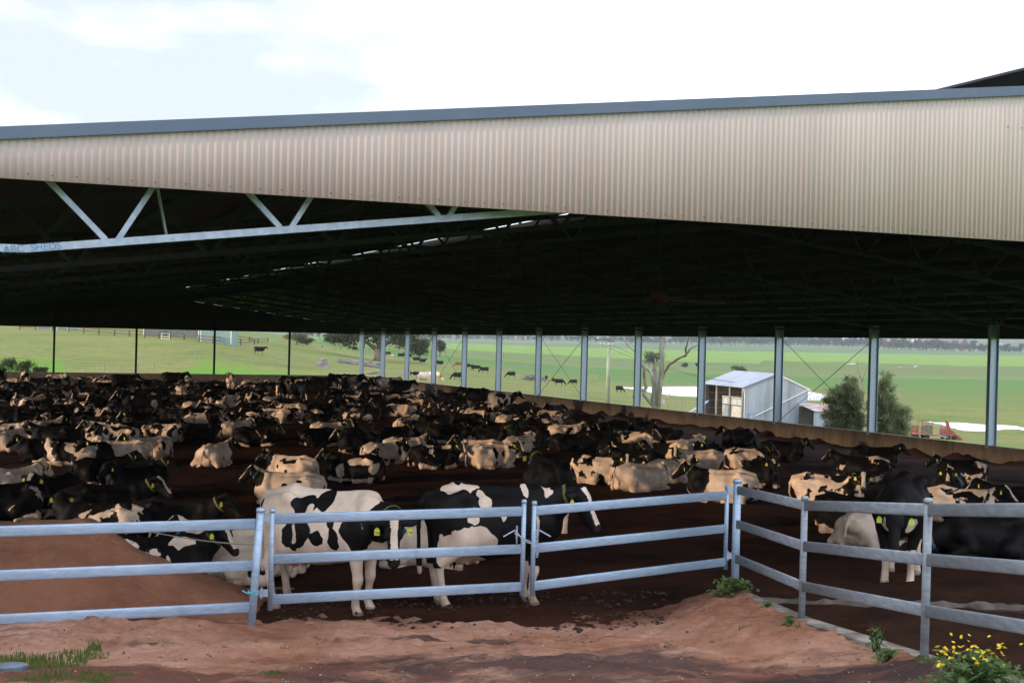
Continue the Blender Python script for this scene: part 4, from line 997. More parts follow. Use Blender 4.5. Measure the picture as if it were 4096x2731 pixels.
# photo x, photo y where the body meets the floor, pose, heading (0 right, 90 away, 180 left, 270 towards the viewer), share of black
HERD = """
5 1552 s 80 .8;102 1556 s 90 .5;225 1532 lr 10 .2;235 1552 l 0 .6;290 1552 lh 0 .5;45 1550 l 10 .3;60 1572 l 0 .95;150 1548 lm 0 .95
140 1586 lh 0 .8;70 1626 l 265 .45;20 1606 lm 20 .85;125 1642 lh 30 .12;345 1540 lr 0 .7;382 1540 l 0 .4;490 1572 s 0 .96;285 1582 l 180 .95;220 1580 l 180 .95
212 1606 lm 0 .93;252 1608 lr 0 .75;292 1630 l 250 .85;327 1626 lc 0 .5;382 1646 l 255 .92;202 1626 lm 180 .93;247 1644 lc 180 .5;145 1662 l 60 .7;228 1684 lh 0 .98
305 1670 lm 180 .5;357 1668 l 200 .95;110 1714 lg 180 .97;115 1756 l 40 .92;215 1716 l 50 .65;26 1766 lh 0 .45;34 1812 lm 30 .12
172 1856 lm 190 .98;290 1868 lr 160 .5;405 1866 lm 215 .97;410 1953 lh 0 .93;540 1962 lm 0 .98;60 2022 l 20 .1;16 2092 lr 200 .85;550 1990 l 190 .95
560 1556 lc 0 .7;605 1556 l 240 .8;652 1558 lr 180 .9;692 1560 s 0 .95;716 1522 lm 180 .4;762 1562 lh 200 .6;822 1564 l 0 .95
745 1582 lc 20 .4;810 1606 l 180 .85;640 1632 lm 200 .98;702 1638 lr 0 .96;866 1622 l 240 .6;912 1650 l 55 .35;922 1568 s 90 .5;792 1662 lc 0 .3;856 1667 lm 180 .5
800 1716 lh 0 .5;650 1682 l 30 .6;692 1674 lc 60 .6;560 1722 lm 190 .85;475 1712 l 230 .88;540 1692 l 0 .98;640 1742 lm 0 .97;660 1768 lc 180 .45;800 1764 l 180 .98;572 1752 lr 180 .93
1000 1558 l 50 .35;1020 1572 lm 0 .98;1100 1556 lr 180 .5;1130 1618 s 80 .55;1176 1602 s 5 .5;1186 1580 s 180 .98;1176 1622 s 262 .85;1250 1608 s 180 .92;1282 1586 s 0 .96
970 1587 lc 0 .6;930 1627 l 60 .25;1036 1618 lh 0 .45;945 1757 l 45 .12;1022 1792 lm 320 .9;1290 1662 lm 180 .97;896 1717 l 200 .6
1400 1562 s 0 .85;1370 1564 s 180 .98;1402 1575 s 0 .45;1382 1578 s 80 .98;1498 1580 s 70 .6;1546 1576 s 0 .3;1600 1592 s 0 .94;1656 1604 lc 0 .5;1726 1600 l 250 .88;1792 1616 lr 180 .8
1332 1592 l 200 .75;1490 1628 l 240 .88;1360 1646 lm 0 .7;1406 1626 l 0 .5;1420 1667 lh 0 .6;1490 1692 l 0 .95;1426 1712 l 150 .5;1572 1622 lr 190 .55;1606 1622 lm 20 .25
1600 1667 lc 0 .2;1662 1647 l 10 .45;1722 1682 l 268 .72;1626 1737 l 50 .35;1690 1752 lm 0 .96;1470 1768 lr 180 .95;1430 1817 lm 180 .93;1530 1864 l 25 .45;1740 1876 lr 0 .72
1902 1640 s 160 .85;2010 1664 s 20 .5;1826 1629 lr 180 .8;1826 1667 l 180 .6;1866 1685 lh 180 .5;1942 1662 lr 180 .85;1902 1704 lc 0 .2;2000 1698 l 0 .98;2096 1693 lm 0 .88;1980 1714 l 60 .5
2046 1724 l 30 .35;2112 1727 lh 0 .65;1882 1762 lm 30 .92;1970 1778 l 0 .98;2072 1832 l 40 .12;2112 1792 lr 180 .95;2262 1767 lm 0 .2;2272 1807 lh 0 .97;2202 1697 lc 0 .45;2202 1727 l 20 .4;2226 1668 l 240 .9
2336 1714 lm 0 .98;2312 1762 lh 0 .85;2496 1742 lm 0 .94;2542 1798 l 0 .42;2376 1797 l 0 .96;2482 1857 l 0 .9;2402 1937 lr 0 .45;2548 1905 l 190 .93;2572 1977 lc 30 .2;2682 1942 l 50 .14
2790 1894 lrm 200 .3;2750 1846 l 60 .08;2830 1852 l 225 .96;2952 1792 l 195 .97;2992 1877 lm 0 .55;3132 1847 l 0 .97;3040 1958 l 268 .93
3440 1927 lm 185 .7;3502 1874 lh 0 .98;3842 1937 lm 180 .6;3312 2034 lr 0 .5;3790 2004 l 255 .92;3852 2098 lm 0 .45;3422 2144 lc 0 .82;3492 2214 l 55 .22;4056 2084 l 180 .92;3945 2246 lg 180 .99
400 2204 lr 180 .65;720 2190 l 0 .97;30 1690 l 0 .9;470 1605 l 180 .9;350 1602 lm 0 .8;470 1640 lc 0 .9;740 1640 l 0 .95;1070 1590 lm 180 .9;1230 1650 l 0 .93;1540 1650 l 180 .93
1760 1640 lm 0 .9;1330 1628 l 180 .92;940 1600 l 0 .95;600 1600 lm 180 .92;420 1572 l 0 .95;1140 1640 lm 0 .95;640 1590 l 0 .9;1860 1716 l 180 .95;2150 1760 l 0 .97;900 1690 lm 0 .95;1730 1720 lm 180 .97
"""
COLS = [(219, 'first slim back post'), (550, 'second slim back post'), (866, 'third slim back post'), (1167, 'fourth slim back post'),
        (1447, 'first wide grey post'), (1529, 'second wide grey post'), (1623, 'third wide grey post'), (1730, 'fourth wide grey post'), (1847, 'fifth wide grey post'), (1981, 'sixth wide grey post'),
        (2137, 'seventh wide grey post'), (2315, 'eighth wide grey post'), (2530, 'ninth wide grey post'), (2783, 'tenth wide grey post'), (3090, 'eleventh wide grey post'), (3476, 'twelfth wide grey post'), (3967, 'rightmost wide grey post')]
ORD = ['', 'second ', 'third ', 'fourth ', 'fifth ', 'sixth ', 'seventh ', 'eighth ', 'ninth ', 'tenth ', 'eleventh ', 'twelfth ', 'thirteenth ', 'fourteenth ', 'fifteenth ', 'sixteenth ', 'seventeenth ', 'eighteenth ', 'nineteenth ', 'twentieth ', 'twenty-first ', 'twenty-second ', 'twenty-third ', 'twenty-fourth ', 'twenty-fifth '] + [a + b for a, b in [('twenty-', c) for c in ('sixth ', 'seventh ', 'eighth ', 'ninth ')] + [('thirt', 'ieth ')] + [('thirty-', c) for c in ('first ', 'second ', 'third ', 'fourth ', 'fifth ', 'sixth ', 'seventh ', 'eighth ', 'ninth ')]]
def coat_word(k):
    return 'nearly all white' if k <= .15 else 'mostly white' if k <= .37 else 'black and white' if k <= .56 else 'mostly black' if k < .86 else 'white marked black' if k < .94 else 'all black'
def face_word(h):
    h = h % 360; return 'facing right' if h < 40 or h > 320 else 'seen from behind' if h < 140 else 'facing left' if h <= 225 else 'facing the viewer'
rows = []
for e in HERD.replace('\n', ';').split(';'):
    if e.strip():
        x, y, p, h, k = e.split(); rows.append((float(x), float(y), p, float(h), float(k)))
# the packed rows between the cows listed above
fr = random.Random(21); pts_ = [(x, y) for x, y, *_ in rows]
while len(rows) < 252:
    y = fr.uniform(1548, 1800) if fr.random() < .7 else fr.uniform(1548, 1660); x = fr.uniform(0, 1560) if fr.random() < .72 else fr.uniform(1560, 1500 + (y - 1548) * 5.2)
    if x > 1430 + (y - 1540) * 7 or (600 < x < 1250 and y > 1735) or (x < 130 and 1640 < y < 1690): continue
    k_ = (y - 1330) / 330
    if min(math.hypot((x - a) / (62 * k_), (y - b) / (17 * k_)) for a, b in pts_) < 1: 
        if fr.random() < .985: continue
    rows.append((x, y, fr.choice(('l', 'lm', 'lr', 'lc', 'lh', 'l')), fr.choice((0, 180, 200, 240, 30, 60, 150)) + .0, fr.choice((.3, .55, .75, .88, .92, .97, .97)))); pts_.append((x, y))
keys = {}
for i, (x, y, p, h, k) in enumerate(rows):
    cpost = min(COLS, key=lambda c: abs(c[0] - x))[1]
    keys.setdefault((coat_word(k), p[0], face_word(h), cpost), []).append((-y, i))
labels = {}
for (cw, p0, fw, cp), L_ in keys.items():
    L_.sort()
    for n, (_, i) in enumerate(L_):
        s_ = 'standing' if p0 == 's' else 'lying'
        cp = cp.replace('rightmost', 'last')
        labels[i] = f"{cw} cow {s_} {fw} below the {cp}" if len(L_) == 1 else f"{cw} cow {s_} {fw}, {ORD[n]}nearest, below {cp}"
PROTO = {}
def proto(p):
    if p not in PROTO:
        g = geo(p); o = obj('cow', cow_mesh('cow', g), coat); t = fit_tags(o, g, m=tag_yellow); c = fit_collar(o, g); PROTO[p] = [o, t, c, False]
    return PROTO[p]
def dress(o, k, seed):
    o['coat_seed'] = float(seed); o['coat_white'] = -3.2 if k >= .94 else (.50 - k) * 2.5; o['coat_brown'] = 0.0
for i, (x, y, p, h, k) in enumerate(rows):
    q = proto(p); st = p[0] == 's'
    push = (.18 * abs(math.cos(R(h))) + .5 * abs(math.sin(R(h)))) if st else (.42 * abs(math.cos(R(h))) + .8 * abs(math.sin(R(h))))
    v = floor_pt(x, y, push); far = v.length > 62
    rr2 = random.Random(i * 7 + 3)
    first = not q[3]; q[3] = True
    c = q[0] if first else q[0].copy()
    if not first:
        COL.objects.link(c)
        if not far:
            for t in q[1]:
                t2 = t.copy(); COL.objects.link(t2); t2.parent = c
            if rr2.random() < .45: copy_tree(q[2], c)
    c.location = v; sc_ = rr2.uniform(.93, 1.02) if st else rr2.uniform(.84, .95); c.scale = (sc_ * .91, sc_, sc_ * (rr2.uniform(.97, 1.04) if st else rr2.uniform(.88, .96))); c.rotation_euler = (R(rr2.uniform(-2, 2)), 0, heading(v, h) + R(rr2.uniform(-8, 8) if st else rr2.uniform(-30, 30)))
    dress(c, k, i * 2.37 + 1.0)
    tag(c, labels[i], 'cow', 'dairy cows in the shed')
    if x in (1662, 2202, 2750): c['coat_brown'] = .25
# ------------------------------------------------------------------ cows whose markings the photo shows plainly
def wob3(V, s, seed, amp):
    return np.stack([amp * (fnoise(V[:, 0] * s + V[:, 2] * .7 * s, V[:, 1] * s, seed + i) + .5 * fnoise(V[:, 2] * 2 * s, (V[:, 0] - V[:, 1]) * 2 * s, seed + 5 + i)) for i in range(3)], -1)
def paint(g, base, patches, seed=0, head=True):
    V = g['V'] + wob3(g['V'], 4.3, seed, .11) + wob3(g['V'], 15, seed + 50, .03); val = np.full(len(V), float(base))
    for (c, r, s_) in patches:
        d = 1 - np.linalg.norm((V - np.array(c)) / np.array(r), axis=1)
        val = np.where(d > 0, s_ * np.clip(d * 4, .05, 1), np.where(d > -.3, np.minimum(np.abs(val), np.clip(-d * 4, .05, 1)) * np.sign(val), val))
    if head:
        q = (g['V'] - g['P']) @ g['HM']; inh = (q[:, 0] > -.10) & (q[:, 0] < .6) & (np.abs(q[:, 1]) < .36) & (np.abs(q[:, 2] + .03) < .24)
        val = np.where(inh, np.where(g['bias'] > .9, 1, -1), val)
    return val
def hero(x, y, p, h, base, patches, label, scale=1.0, hres=.02, push=None, collar=True, tags=(1, -1), seed=0, head=True, legs=True, tagm=None):
    g = geo(p, hres); pv = paint(g, base, patches, seed, head)
    if legs: pv = np.where((g['bias'] > 1.2) & (g['V'][:, 2] < .5), 1, pv)
    o = obj('cow', cow_mesh('cow', g, pv), coat_p); st = p[0] == 's'
    if push is None: push = (.18 * abs(math.cos(R(h))) + .5 * abs(math.sin(R(h)))) if st else (.42 * abs(math.cos(R(h))) + .8 * abs(math.sin(R(h))))
    v = floor_pt(x, y, push); o.location = v; o.rotation_euler = (0, 0, heading(v, h)); k_ = scale * (1.0 if st else .90); o.scale = (k_ * .89, k_, k_ * (1 if st else .93))
    o['coat_seed'] = seed * 1.3; o['coat_white'] = 0.0; o['coat_brown'] = 0.0
    ts = fit_tags(o, g, tags, tagm or tag_yellow)
    if collar: fit_collar(o, g)
    tag(o, label, 'cow', 'dairy cows in the shed'); return o, ts, g
h1, t1_, g1_ = hero(1315, 2466, 'sf', 333, 1, [((-.22, -.2, 1.22), (.17, .3, .13), -1), ((0, -.1, 1.31), (.12, .3, .17), -1), ((-.16, -.25, 1.14), (.06, .25, .07), 1), ((-.27, -.35, .93), (.23, .25, .17), -1), ((-.3, -.4, .9), (.035, .2, .1), 1), ((.0, -.35, .88), (.055, .2, .11), -1), ((.17, -.3, 1.05), (.05, .2, .08), -1), ((.2, -.35, .84), (.09, .2, .15), -1),
  ((.52, -.3, 1.0), (.22, .3, .22), -1), ((.9, -.2, 1.15), (.3, .3, .26), -1), ((-.92, -.1, 1.2), (.06, .1, .07), -1), ((.85, -.15, .8), (.12, .2, .1), 1), ((.55, -.2, 1.35), (.2, .2, .12), 1), ((.45, .2, 1.0), (.3, .2, .3), -1), ((-.4, .3, 1.0), (.3, .2, .2), -1)],
  'mostly white cow with black patches standing behind the left gate, looking at the viewer', 1.03, .017, seed=3)
h2, t2_, g2_ = hero(1972, 2466, 'sq', 16, -1, [((-.52, -.05, 1.40), (.28, .16, .08), 1), ((-.27, -.25, 1.24), (.08, .25, .15), 1), ((-.42, -.3, 1.12), (.05, .2, .08), 1), ((-.42, -.36, .82), (.30, .3, .19), 1), ((-.7, -.3, .7), (.16, .3, .2), 1), ((.38, -.1, 1.36), (.05, .25, .09), 1), ((.64, -.05, 1.34), (.09, .15, .05), 1), ((.5, -.3, .95), (.02, .2, .12), 1), ((-.02, -.36, 1.1), (.03, .2, .07), 1), ((-.42, 0, .62), (.3, .3, .12), 1)],
  'black cow with white belly standing behind the chained gate ends, facing right', 1.05, .017, seed=5, push=.6)
hero(3600, 2345, 'sd', 266, -1, [((.1, 0, .62), (.5, .2, .12), 1), ((.72, -.12, .9), (.1, .08, .14), 1), ((.7, .14, .85), (.1, .08, .12), 1)], 'big black cow with white legs standing behind the right fence, facing the viewer', 1.04, .02, seed=7, collar=False, tagm=tag_green, head=False)
hero(2185, 2150, 's', 104, -1, [((-.95, -.05, .75), (.2, .12, .2), 1), ((-.5, 0, .62), (.25, .2, .12), 1)], 'brown black cow standing seen from behind, just beyond the chained gate ends', .98, .022, seed=8)
hero(560, 1690, 's', 182, -1, [((-.72, .3, .8), (.2, .3, .3), 1), ((-.70, .1, 1.38), (.14, .3, .1), 1), ((-.3, 0, .62), (.6, .3, .12), 1), ((.42, .25, 1.2), (.07, .1, .1), 1)], 'black cow with tan legs standing side on in the middle of the lying herd', 1.02, .024, seed=9)
hero(625, 2405, 'lr', 25, -1, [((-.2, -.4, .75), (.14, .2, .12), 1), ((.3, -.2, .78), (.25, .2, .1), 1), ((-.35, -.45, .45), (.07, .2, .18), 1), ((.0, -.45, .5), (.06, .2, .16), 1), ((-.6, -.2, .8), (.2, .2, .1), 1)], 'black cow with white blaze and back marks lying behind the soil mound', 1.0, .02, seed=11)
hero(925, 2352, 'lm', 165, 1, [((-.6, .3, .3), (.2, .3, .2), -1)], 'white cow lying behind the left fence post, facing left', 1.0, .02, seed=12)
hero(1690, 2292, 'lm', 182, 1, [((.72, .3, .32), (.20, .3, .2), -1), ((-.5, .3, .6), (.08, .2, .1), -1)], 'white cow with few black spots lying between the two standing cows by the gates', 1.0, .02, seed=13)
hero(1125, 2318, 'l', 70, 1, [((.2, -.3, .5), (.2, .3, .2), -1)], 'white cow lying low behind the hind legs of the mostly white standing cow', .95, .022, seed=14)
hero(1150, 2030, 'lm', 172, 1, [((.05, .4, .5), (.07, .3, .13), -1), ((-.3, .4, .72), (.1, .2, .06), -1), ((.8, .1, .7), (.18, .3, .22), -1)], 'white cow with one dark oval lying right above the left gate, facing left', 1.0, .022, seed=15)
hero(1160, 1938, 'lm', 150, 1, [((-.1, .2, .72), (.45, .12, .08), -1), ((.3, .45, .55), (.06, .2, .07), -1), ((-.5, .5, .3), (.2, .3, .14), -1), ((.85, .1, .7), (.35, .4, .3), -1), ((-.1, .45, .4), (.06, .2, .06), -1)], 'white cow with long black stripes and black head lying above the left gate', 1.0, .022, seed=16)
hero(862, 1872, 'lh', 62, 1, [((.75, -.1, .75), (.16, .2, .14), -1), ((-.3, -.4, .4), (.05, .1, .06), -1)], 'lone white cow lying on bare bedding left of centre, seen from behind', 1.0, .022, seed=17)
hero(1315, 1768, 'lr', 25, 1, [((-.2 - .09 * (i % 5), -.4, .25 + .11 * (i // 5) + .03 * (i % 2)), (.025, .25, .06), -1) for i in range(20)] + [((.75, .1, .5), (.2, .3, .25), -1)], 'white speckled cow with clean white blaze lying and looking at the viewer', 1.05, .022, seed=18)
hero(1915, 1850, 'lm', 178, 1, [((.15, .4, .48), (.09, .3, .13), -1), ((.02, .4, .50), (.09, .3, .12), -1), ((.85, 0, .7), (.25, .5, .3), -1)], 'tan white cow with a heart shaped black patch, lying facing left', 1.05, .022, seed=19)
hero(1968, 1878, 'lr', 18, 1, [((.05, -.3, .6), (.1, .3, .2), -1), ((.05, -.4, .2), (.08, .3, .12), -1), ((.35, -.3, .62), (.06, .3, .1), -1), ((1.0, 0, .7), (.2, .4, .3), -1)], 'pale grey white cow with stacked black spots lying facing right', 1.05, .022, seed=20)
hero(1620, 1842, 'l', 20, 1, [((-.1, -.4, .5), (.15, .3, .16), -1), ((.3, -.4, .4), (.15, .3, .15), -1), ((.1, -.1, .85), (.1, .1, .05), -1)], 'white cow with two large round black spots, lying side on', 1.05, .022, seed=21)
hero(1412, 1932, 'lm', 172, -1, [((-.2, .35, .72), (.5, .2, .13), 1), ((.4, .4, .4), (.14, .3, .22), 1), ((0, .5, .08), (.6, .3, .1), 1), ((-.75, .3, .5), (.14, .3, .2), 1)], 'black cow with a white side band lying facing left above the gates', 1.02, .022, seed=22)
hero(2880, 2014, 'lm', 178, 1, [((.62, .1, .6), (.35, .6, .45), -1), ((-.72, .35, .5), (.08, .3, .08), -1)], 'white cow with black head and shoulders lying behind the right gate hinge', 1.05, .02, seed=23)
hero(1160, 1672, 'lm', 180, 1, [((.55, .25, .6), (.1, .2, .12), -1), ((.3, .25, .72), (.06, .2, .07), -1), ((.1, .25, .66), (.04, .2, .04), -1), ((-.05, .25, .7), (.05, .2, .04), -1), ((1.0, 0, .8), (.1, .4, .12), -1)], 'cream cow with small black spots lying facing left below the fourth slim post', 1.02, .024, seed=24)
hero(1142, 1694, 'lm', 175, -1, [((-.15, .4, .55), (.28, .2, .2), 1), ((-.15, .4, .35), (.12, .3, .25), -1), ((-.5, .3, .3), (.06, .3, .2), 1)], 'black cow with white flank ring lying in front of the spotted cream cow', 1.02, .024, seed=25)
hero(180, 1768, 'l', 40, 1, [], 'broad pale white cow lying at the left, seen partly from behind', 1.08, .024, seed=26, collar=False)
hero(425, 1780, 'lm', 178, 1, [((.35, .4, .5), (.12, .3, .22), -1), ((-.25, .4, .45), (.2, .3, .2), -1), ((.8, .1, .5), (.12, .3, .2), 1), ((.75, .3, .35), (.12, .2, .14), -1)], 'white cow with large black side spots lying facing left, at left', 1.05, .022, seed=27)
hero(495, 1862, 'lm', 172, 1, [], 'long plain white cow lying facing left behind a black cow', 1.05, .022, seed=28, head=False)
hero(585, 1846, 'l', 200, 1, [((-.55, .3, .55), (.12, .3, .2), -1), ((-.85, .2, .35), (.1, .3, .12), -1), ((-.3, .4, .5), (.05, .2, .06), -1)], 'white cow with black rump spots lying close behind the plain white cow', 1.05, .022, seed=29)
hero(215, 2072, 'l', 240, -1, [((.78, 0, .42), (.2, .14, .24), 1), ((.7, -.25, .2), (.14, .12, .14), 1)], 'black cow with a white star on her chest lying at the left', 1.05, .02, seed=30)
hero(430, 2110, 'lh', 8, -1, [], 'large grey black cow lying above the soil mound, facing right', 1.05, .02, seed=31)
# numbers on the two readable ear tags
def number(t, s_):
    c_ = bpy.data.curves.new('tag_number', 'FONT'); c_.body = s_; c_.size = .036; c_.align_x = 'CENTER'; c_.extrude = .0004
    tm = bpy.data.objects.new('tmp', c_); COL.objects.link(tm); bpy.context.view_layer.update()
    me = bpy.data.meshes.new_from_object(tm.evaluated_get(bpy.context.evaluated_depsgraph_get())); bpy.data.objects.remove(tm)
    o = obj('tag_number', me, black_rubber, t); o.matrix_local = Matrix.Translation((.0045, 0, -.09)) @ Matrix.Rotation(R(90), 4, 'Z') @ Matrix.Rotation(R(90), 4, 'X')
for t in t1_: number(t, '1340')
# ------------------------------------------------------------------ beyond the shed
HAZE = 1.15e-4
def G(x, y):
    p = ground_pt(x, y); z = p.x * ST + p.y * CT; return p, z, z / F_PX
def gap_word(x):
    wide = [c for c in COLS]
    for i in range(len(wide) - 1):
        if wide[i][0] <= x < wide[i + 1][0]: return f"right of the {wide[i][1]}"
    return 'left of the first slim back post' if x < wide[0][0] else 'right of the rightmost wide grey post'
def number_labels(items, text):
    """items: (x, obj); gives each a label by the gap it is seen through and its order there"""
    by = {}
    for x, o in items: by.setdefault(gap_word(x), []).append((x, o))
    for gw, L_ in by.items():
        L_.sort(key=lambda t: t[0])
        for n, (_, o) in enumerate(L_): o['label'] = f"{text} {gw}" if len(L_) == 1 else f"{text} {gw}, {(['first'] + [q.strip() for q in ORD[1:]] + ['next'] * 40)[n]} from left"
# ---- foliage
def leaf_mat(name, a, b, c):
    g = NG(name); g.set(Roughness=.75); g.b.inputs['Specular IOR Level'].default_value = .2
    v = g.co('Object'); n = g.noise(v, 1.3, 3); r_ = g.attr('tone')
    q = g.mix(g.math('MULTIPLY', r_, .9), g.ramp(n, [(.35, a), (.65, b)]), c); g.col(q)
    tl = g.n('ShaderNodeBsdfTranslucent'); g.l(q, tl.inputs[0]); ms = g.n('ShaderNodeMixShader'); ms.inputs[0].default_value = .42; g.l(g.b.outputs[0], ms.inputs[1]); g.l(tl.outputs[0], ms.inputs[2]); g.l(ms.outputs[0], g.o.inputs[0]); return g.m
lf_dark = leaf_mat('dark_foliage', (.030, .048, .018), (.055, .075, .026), (.10, .115, .045))
lf_olive = leaf_mat('olive_foliage', (.055, .075, .030), (.085, .10, .042), (.15, .155, .075))
lf_wispy = leaf_mat('casuarina_foliage', (.17, .19, .10), (.23, .25, .13), (.36, .37, .21))
lf_far = leaf_mat('distant_foliage', (.028, .052, .034), (.045, .075, .048), (.085, .115, .07))
lf_sunwarm = leaf_mat('sunwarm_foliage', (.14, .10, .055), (.19, .14, .075), (.25, .19, .11))  # orange-brown: warm low sunlight on the leaves put into their colour
lf_weed = leaf_mat('weed_leaves', (.065, .12, .035), (.10, .17, .05), (.17, .24, .09))
bark = simple('bark', (.14, .11, .085), (.24, .20, .165), 3, .9, 0, .5, stretch=(1, 1, .2), detail=6)
def plumes(w_, h_, n, seed, x0=0.0, s_=1.0):
    r2 = random.Random(seed); out_ = []
    for i in range(n):
        t = r2.random() ** .85; ww = w_ / 2 * min(1, t * 4 + .45) * (1 - t) ** .55 + .12; a = r2.uniform(0, 6.283); rr = ww * math.sqrt(r2.random())
        out_.append(((x0 + rr * math.cos(a), rr * math.sin(a), h_ * (.04 + .92 * t)), (.34 * s_, .34 * s_, .62 * s_), 3))
    return out_
def crown_mesh(seed, blobs, leaf, per, wisp=0.0, droop=0.0):
    """blobs: (centre, radii, clumps); leaf quads gathered in clumps through the crown"""
    r_ = np.random.default_rng(seed); C = []; T = []
    for c, rad, n in blobs:
        d = r_.normal(size=(n, 3)); d /= np.linalg.norm(d, axis=1)[:, None]
        q = np.array(c) + d * np.array(rad) * (r_.random((n, 1)) ** .45)
        cs = np.mean(rad) * (.16 + .2 * r_.random(n)); tone = r_.random(n)
        for i in range(n):
            e = r_.normal(size=(per, 3)) * cs[i] * np.array((1, 1, .75)); C.append(q[i] + e); T.append(np.clip(tone[i] * .5 + .5 * r_.random(per), 0, 1) ** 1.6)
    C = np.concatenate(C); T = np.concatenate(T); n = len(C)
    a = r_.normal(size=(n, 3)); a[:, 2] -= droop; a /= np.linalg.norm(a, axis=1)[:, None]; b = np.cross(a, r_.normal(size=(n, 3))); b /= np.linalg.norm(b, axis=1)[:, None]
    s_ = leaf * (.6 + .8 * r_.random((n, 1))); la = a * s_ * (1 + wisp); lb = b * s_ * (.55 - .3 * min(wisp, 1))
    V = np.stack([C - la, C - lb * 1.0, C + la, C + lb], 1).reshape(-1, 3); Q = np.arange(4 * n).reshape(-1, 4)
    me = bpy.data.meshes.new('crown'); fast_mesh(me, V, Q, False)
    at_ = me.attributes.new('tone', 'FLOAT', 'FACE'); at_.data.foreach_set('value', T.astype(np.float32)); return me
def make_tree(name, label, cat, loc, blobs, leaf, per, m, trunk, seed, wisp=0, droop=0, group=None, bm=None):
    t = empty(name, loc); tag(t, label, cat, group)
    obj('crown', crown_mesh(seed, blobs, leaf, per, wisp, droop), m, t)
    if trunk:
        mb = MB()
        for pts, rad in trunk: mb.tube(pts, rad, 9)
        mb.build('trunk', bm or bark, t, True)
    return t
# big spreading tree on the slope
p, z, u = G(1510, 1442)
S_ = z / 345
make_tree('spreading_tree', 'big dark spreading tree with thick trunk on the green slope', 'tree', p,
  [((0, 0, 7.6), (9.5, 8, 2.6), 60), ((-8, 0, 6.2), (5, 5, 2.2), 34), ((8.5, 0, 5.4), (4.2, 5, 2.6), 30), ((2, 0, 9.8), (7, 6, 2.6), 40), ((-4, -3, 8), (5, 4, 2), 24), ((11.0, 0, 3.4), (1.8, 3, 1.3), 12), ((-11.5, 0, 5.2), (2.6, 3, 1.2), 14)], .30, 55, lf_dark,
  [([(0, 0, -.5), (.1, 0, 1.2), (-.2, 0, 3)], [1.3, .95, .85]), ([(-.1, 0, 2.6), (-2.6, 0, 4.4), (-7, 0, 5.6)], [.6, .45, .18]), ([(0, 0, 2.6), (2.6, .5, 4.4), (7.5, 0, 5.2)], [.6, .42, .16]), ([(0, 0, 2.8), (.6, -.8, 5.5), (1.5, 0, 8.5)], [.6, .4, .2])], 1)
# shrubs and smaller trees on the slope
for x, y, hpx, wpx, m, lab, sd in ((1185, 1378, 56, 100, lf_olive, 'olive green shrubby tree beyond the back wall, left of the fallen logs', 2), (1225, 1381, 30, 60, lf_dark, 'low dark shrub beside the olive shrubby tree on the slope', 3),
   (1693, 1418, 68, 62, lf_dark, 'dark bushy tree in the field just right of the spreading tree', 4), (1758, 1424, 72, 44, lf_dark, 'dark upright tree standing alone right of the bushy field tree', 5), (1650, 1412, 40, 60, lf_olive, 'low olive tree behind the dark bushy field tree', 6),
   (2612, 1484, 86, 92, lf_dark, 'dense green gum tree behind the dead white trunk', 7), (2740, 1468, 18, 26, lf_dark, 'small round dark bush in the field near the dead tree', 8), (2793, 1465, 14, 22, lf_dark, 'small dark bush in the field left of the barn', 9), (2215, 1526, 14, 20, lf_olive, 'small grey bush at the end of the brush pile', 10),
   (2960, 1500, 36, 62, lf_olive, 'thin grey green tree behind the grey barn roof', 11), (2800, 1612, 34, 22, lf_dark, 'small dark bush at the left edge of the barn', 12)):
    p, z, u = G(x, y); h_, w_ = hpx * u, wpx * u
    r2 = random.Random(sd); bl = [((r2.uniform(-.25, .25) * w_, r2.uniform(-.2, .2) * w_, h_ * r2.uniform(.35, .8)), (w_ * r2.uniform(.2, .34), w_ * .28, h_ * r2.uniform(.15, .26)), 14) for _ in range(6)] + [((0, 0, h_ * .55), (w_ * .42, w_ * .35, h_ * .38), 22)]
    make_tree('tree' if hpx > 35 else 'shrub', lab, 'tree' if hpx > 35 else 'shrub', p, bl, max(.10, 1.9 * u), 40, m, [([(0, 0, -.3), (.05 * w_, 0, h_ * .35), (0, 0, h_ * .6)], [.05 * h_, .04 * h_, .02 * h_])], sd)
# bushes at the far left, behind the back wall
for i, (x, y, hpx, wpx) in enumerate(((20, 1496, 62, 90), (95, 1497, 58, 80), (155, 1499, 34, 60))):
    p, z, u = G(x, y); h_, w_ = hpx * u, wpx * u
    make_tree('bush', ('tallest', 'middle', 'lowest')[i] + ' of three dark bushes behind the back wall at far left', 'bush', p, [((0, 0, h_ * .5), (w_ * .5, w_ * .4, h_ * .45), 30), ((w_ * .2, 0, h_ * .7), (w_ * .3, w_ * .3, h_ * .25), 12)], .09, 45, lf_dark, None, 30 + i)
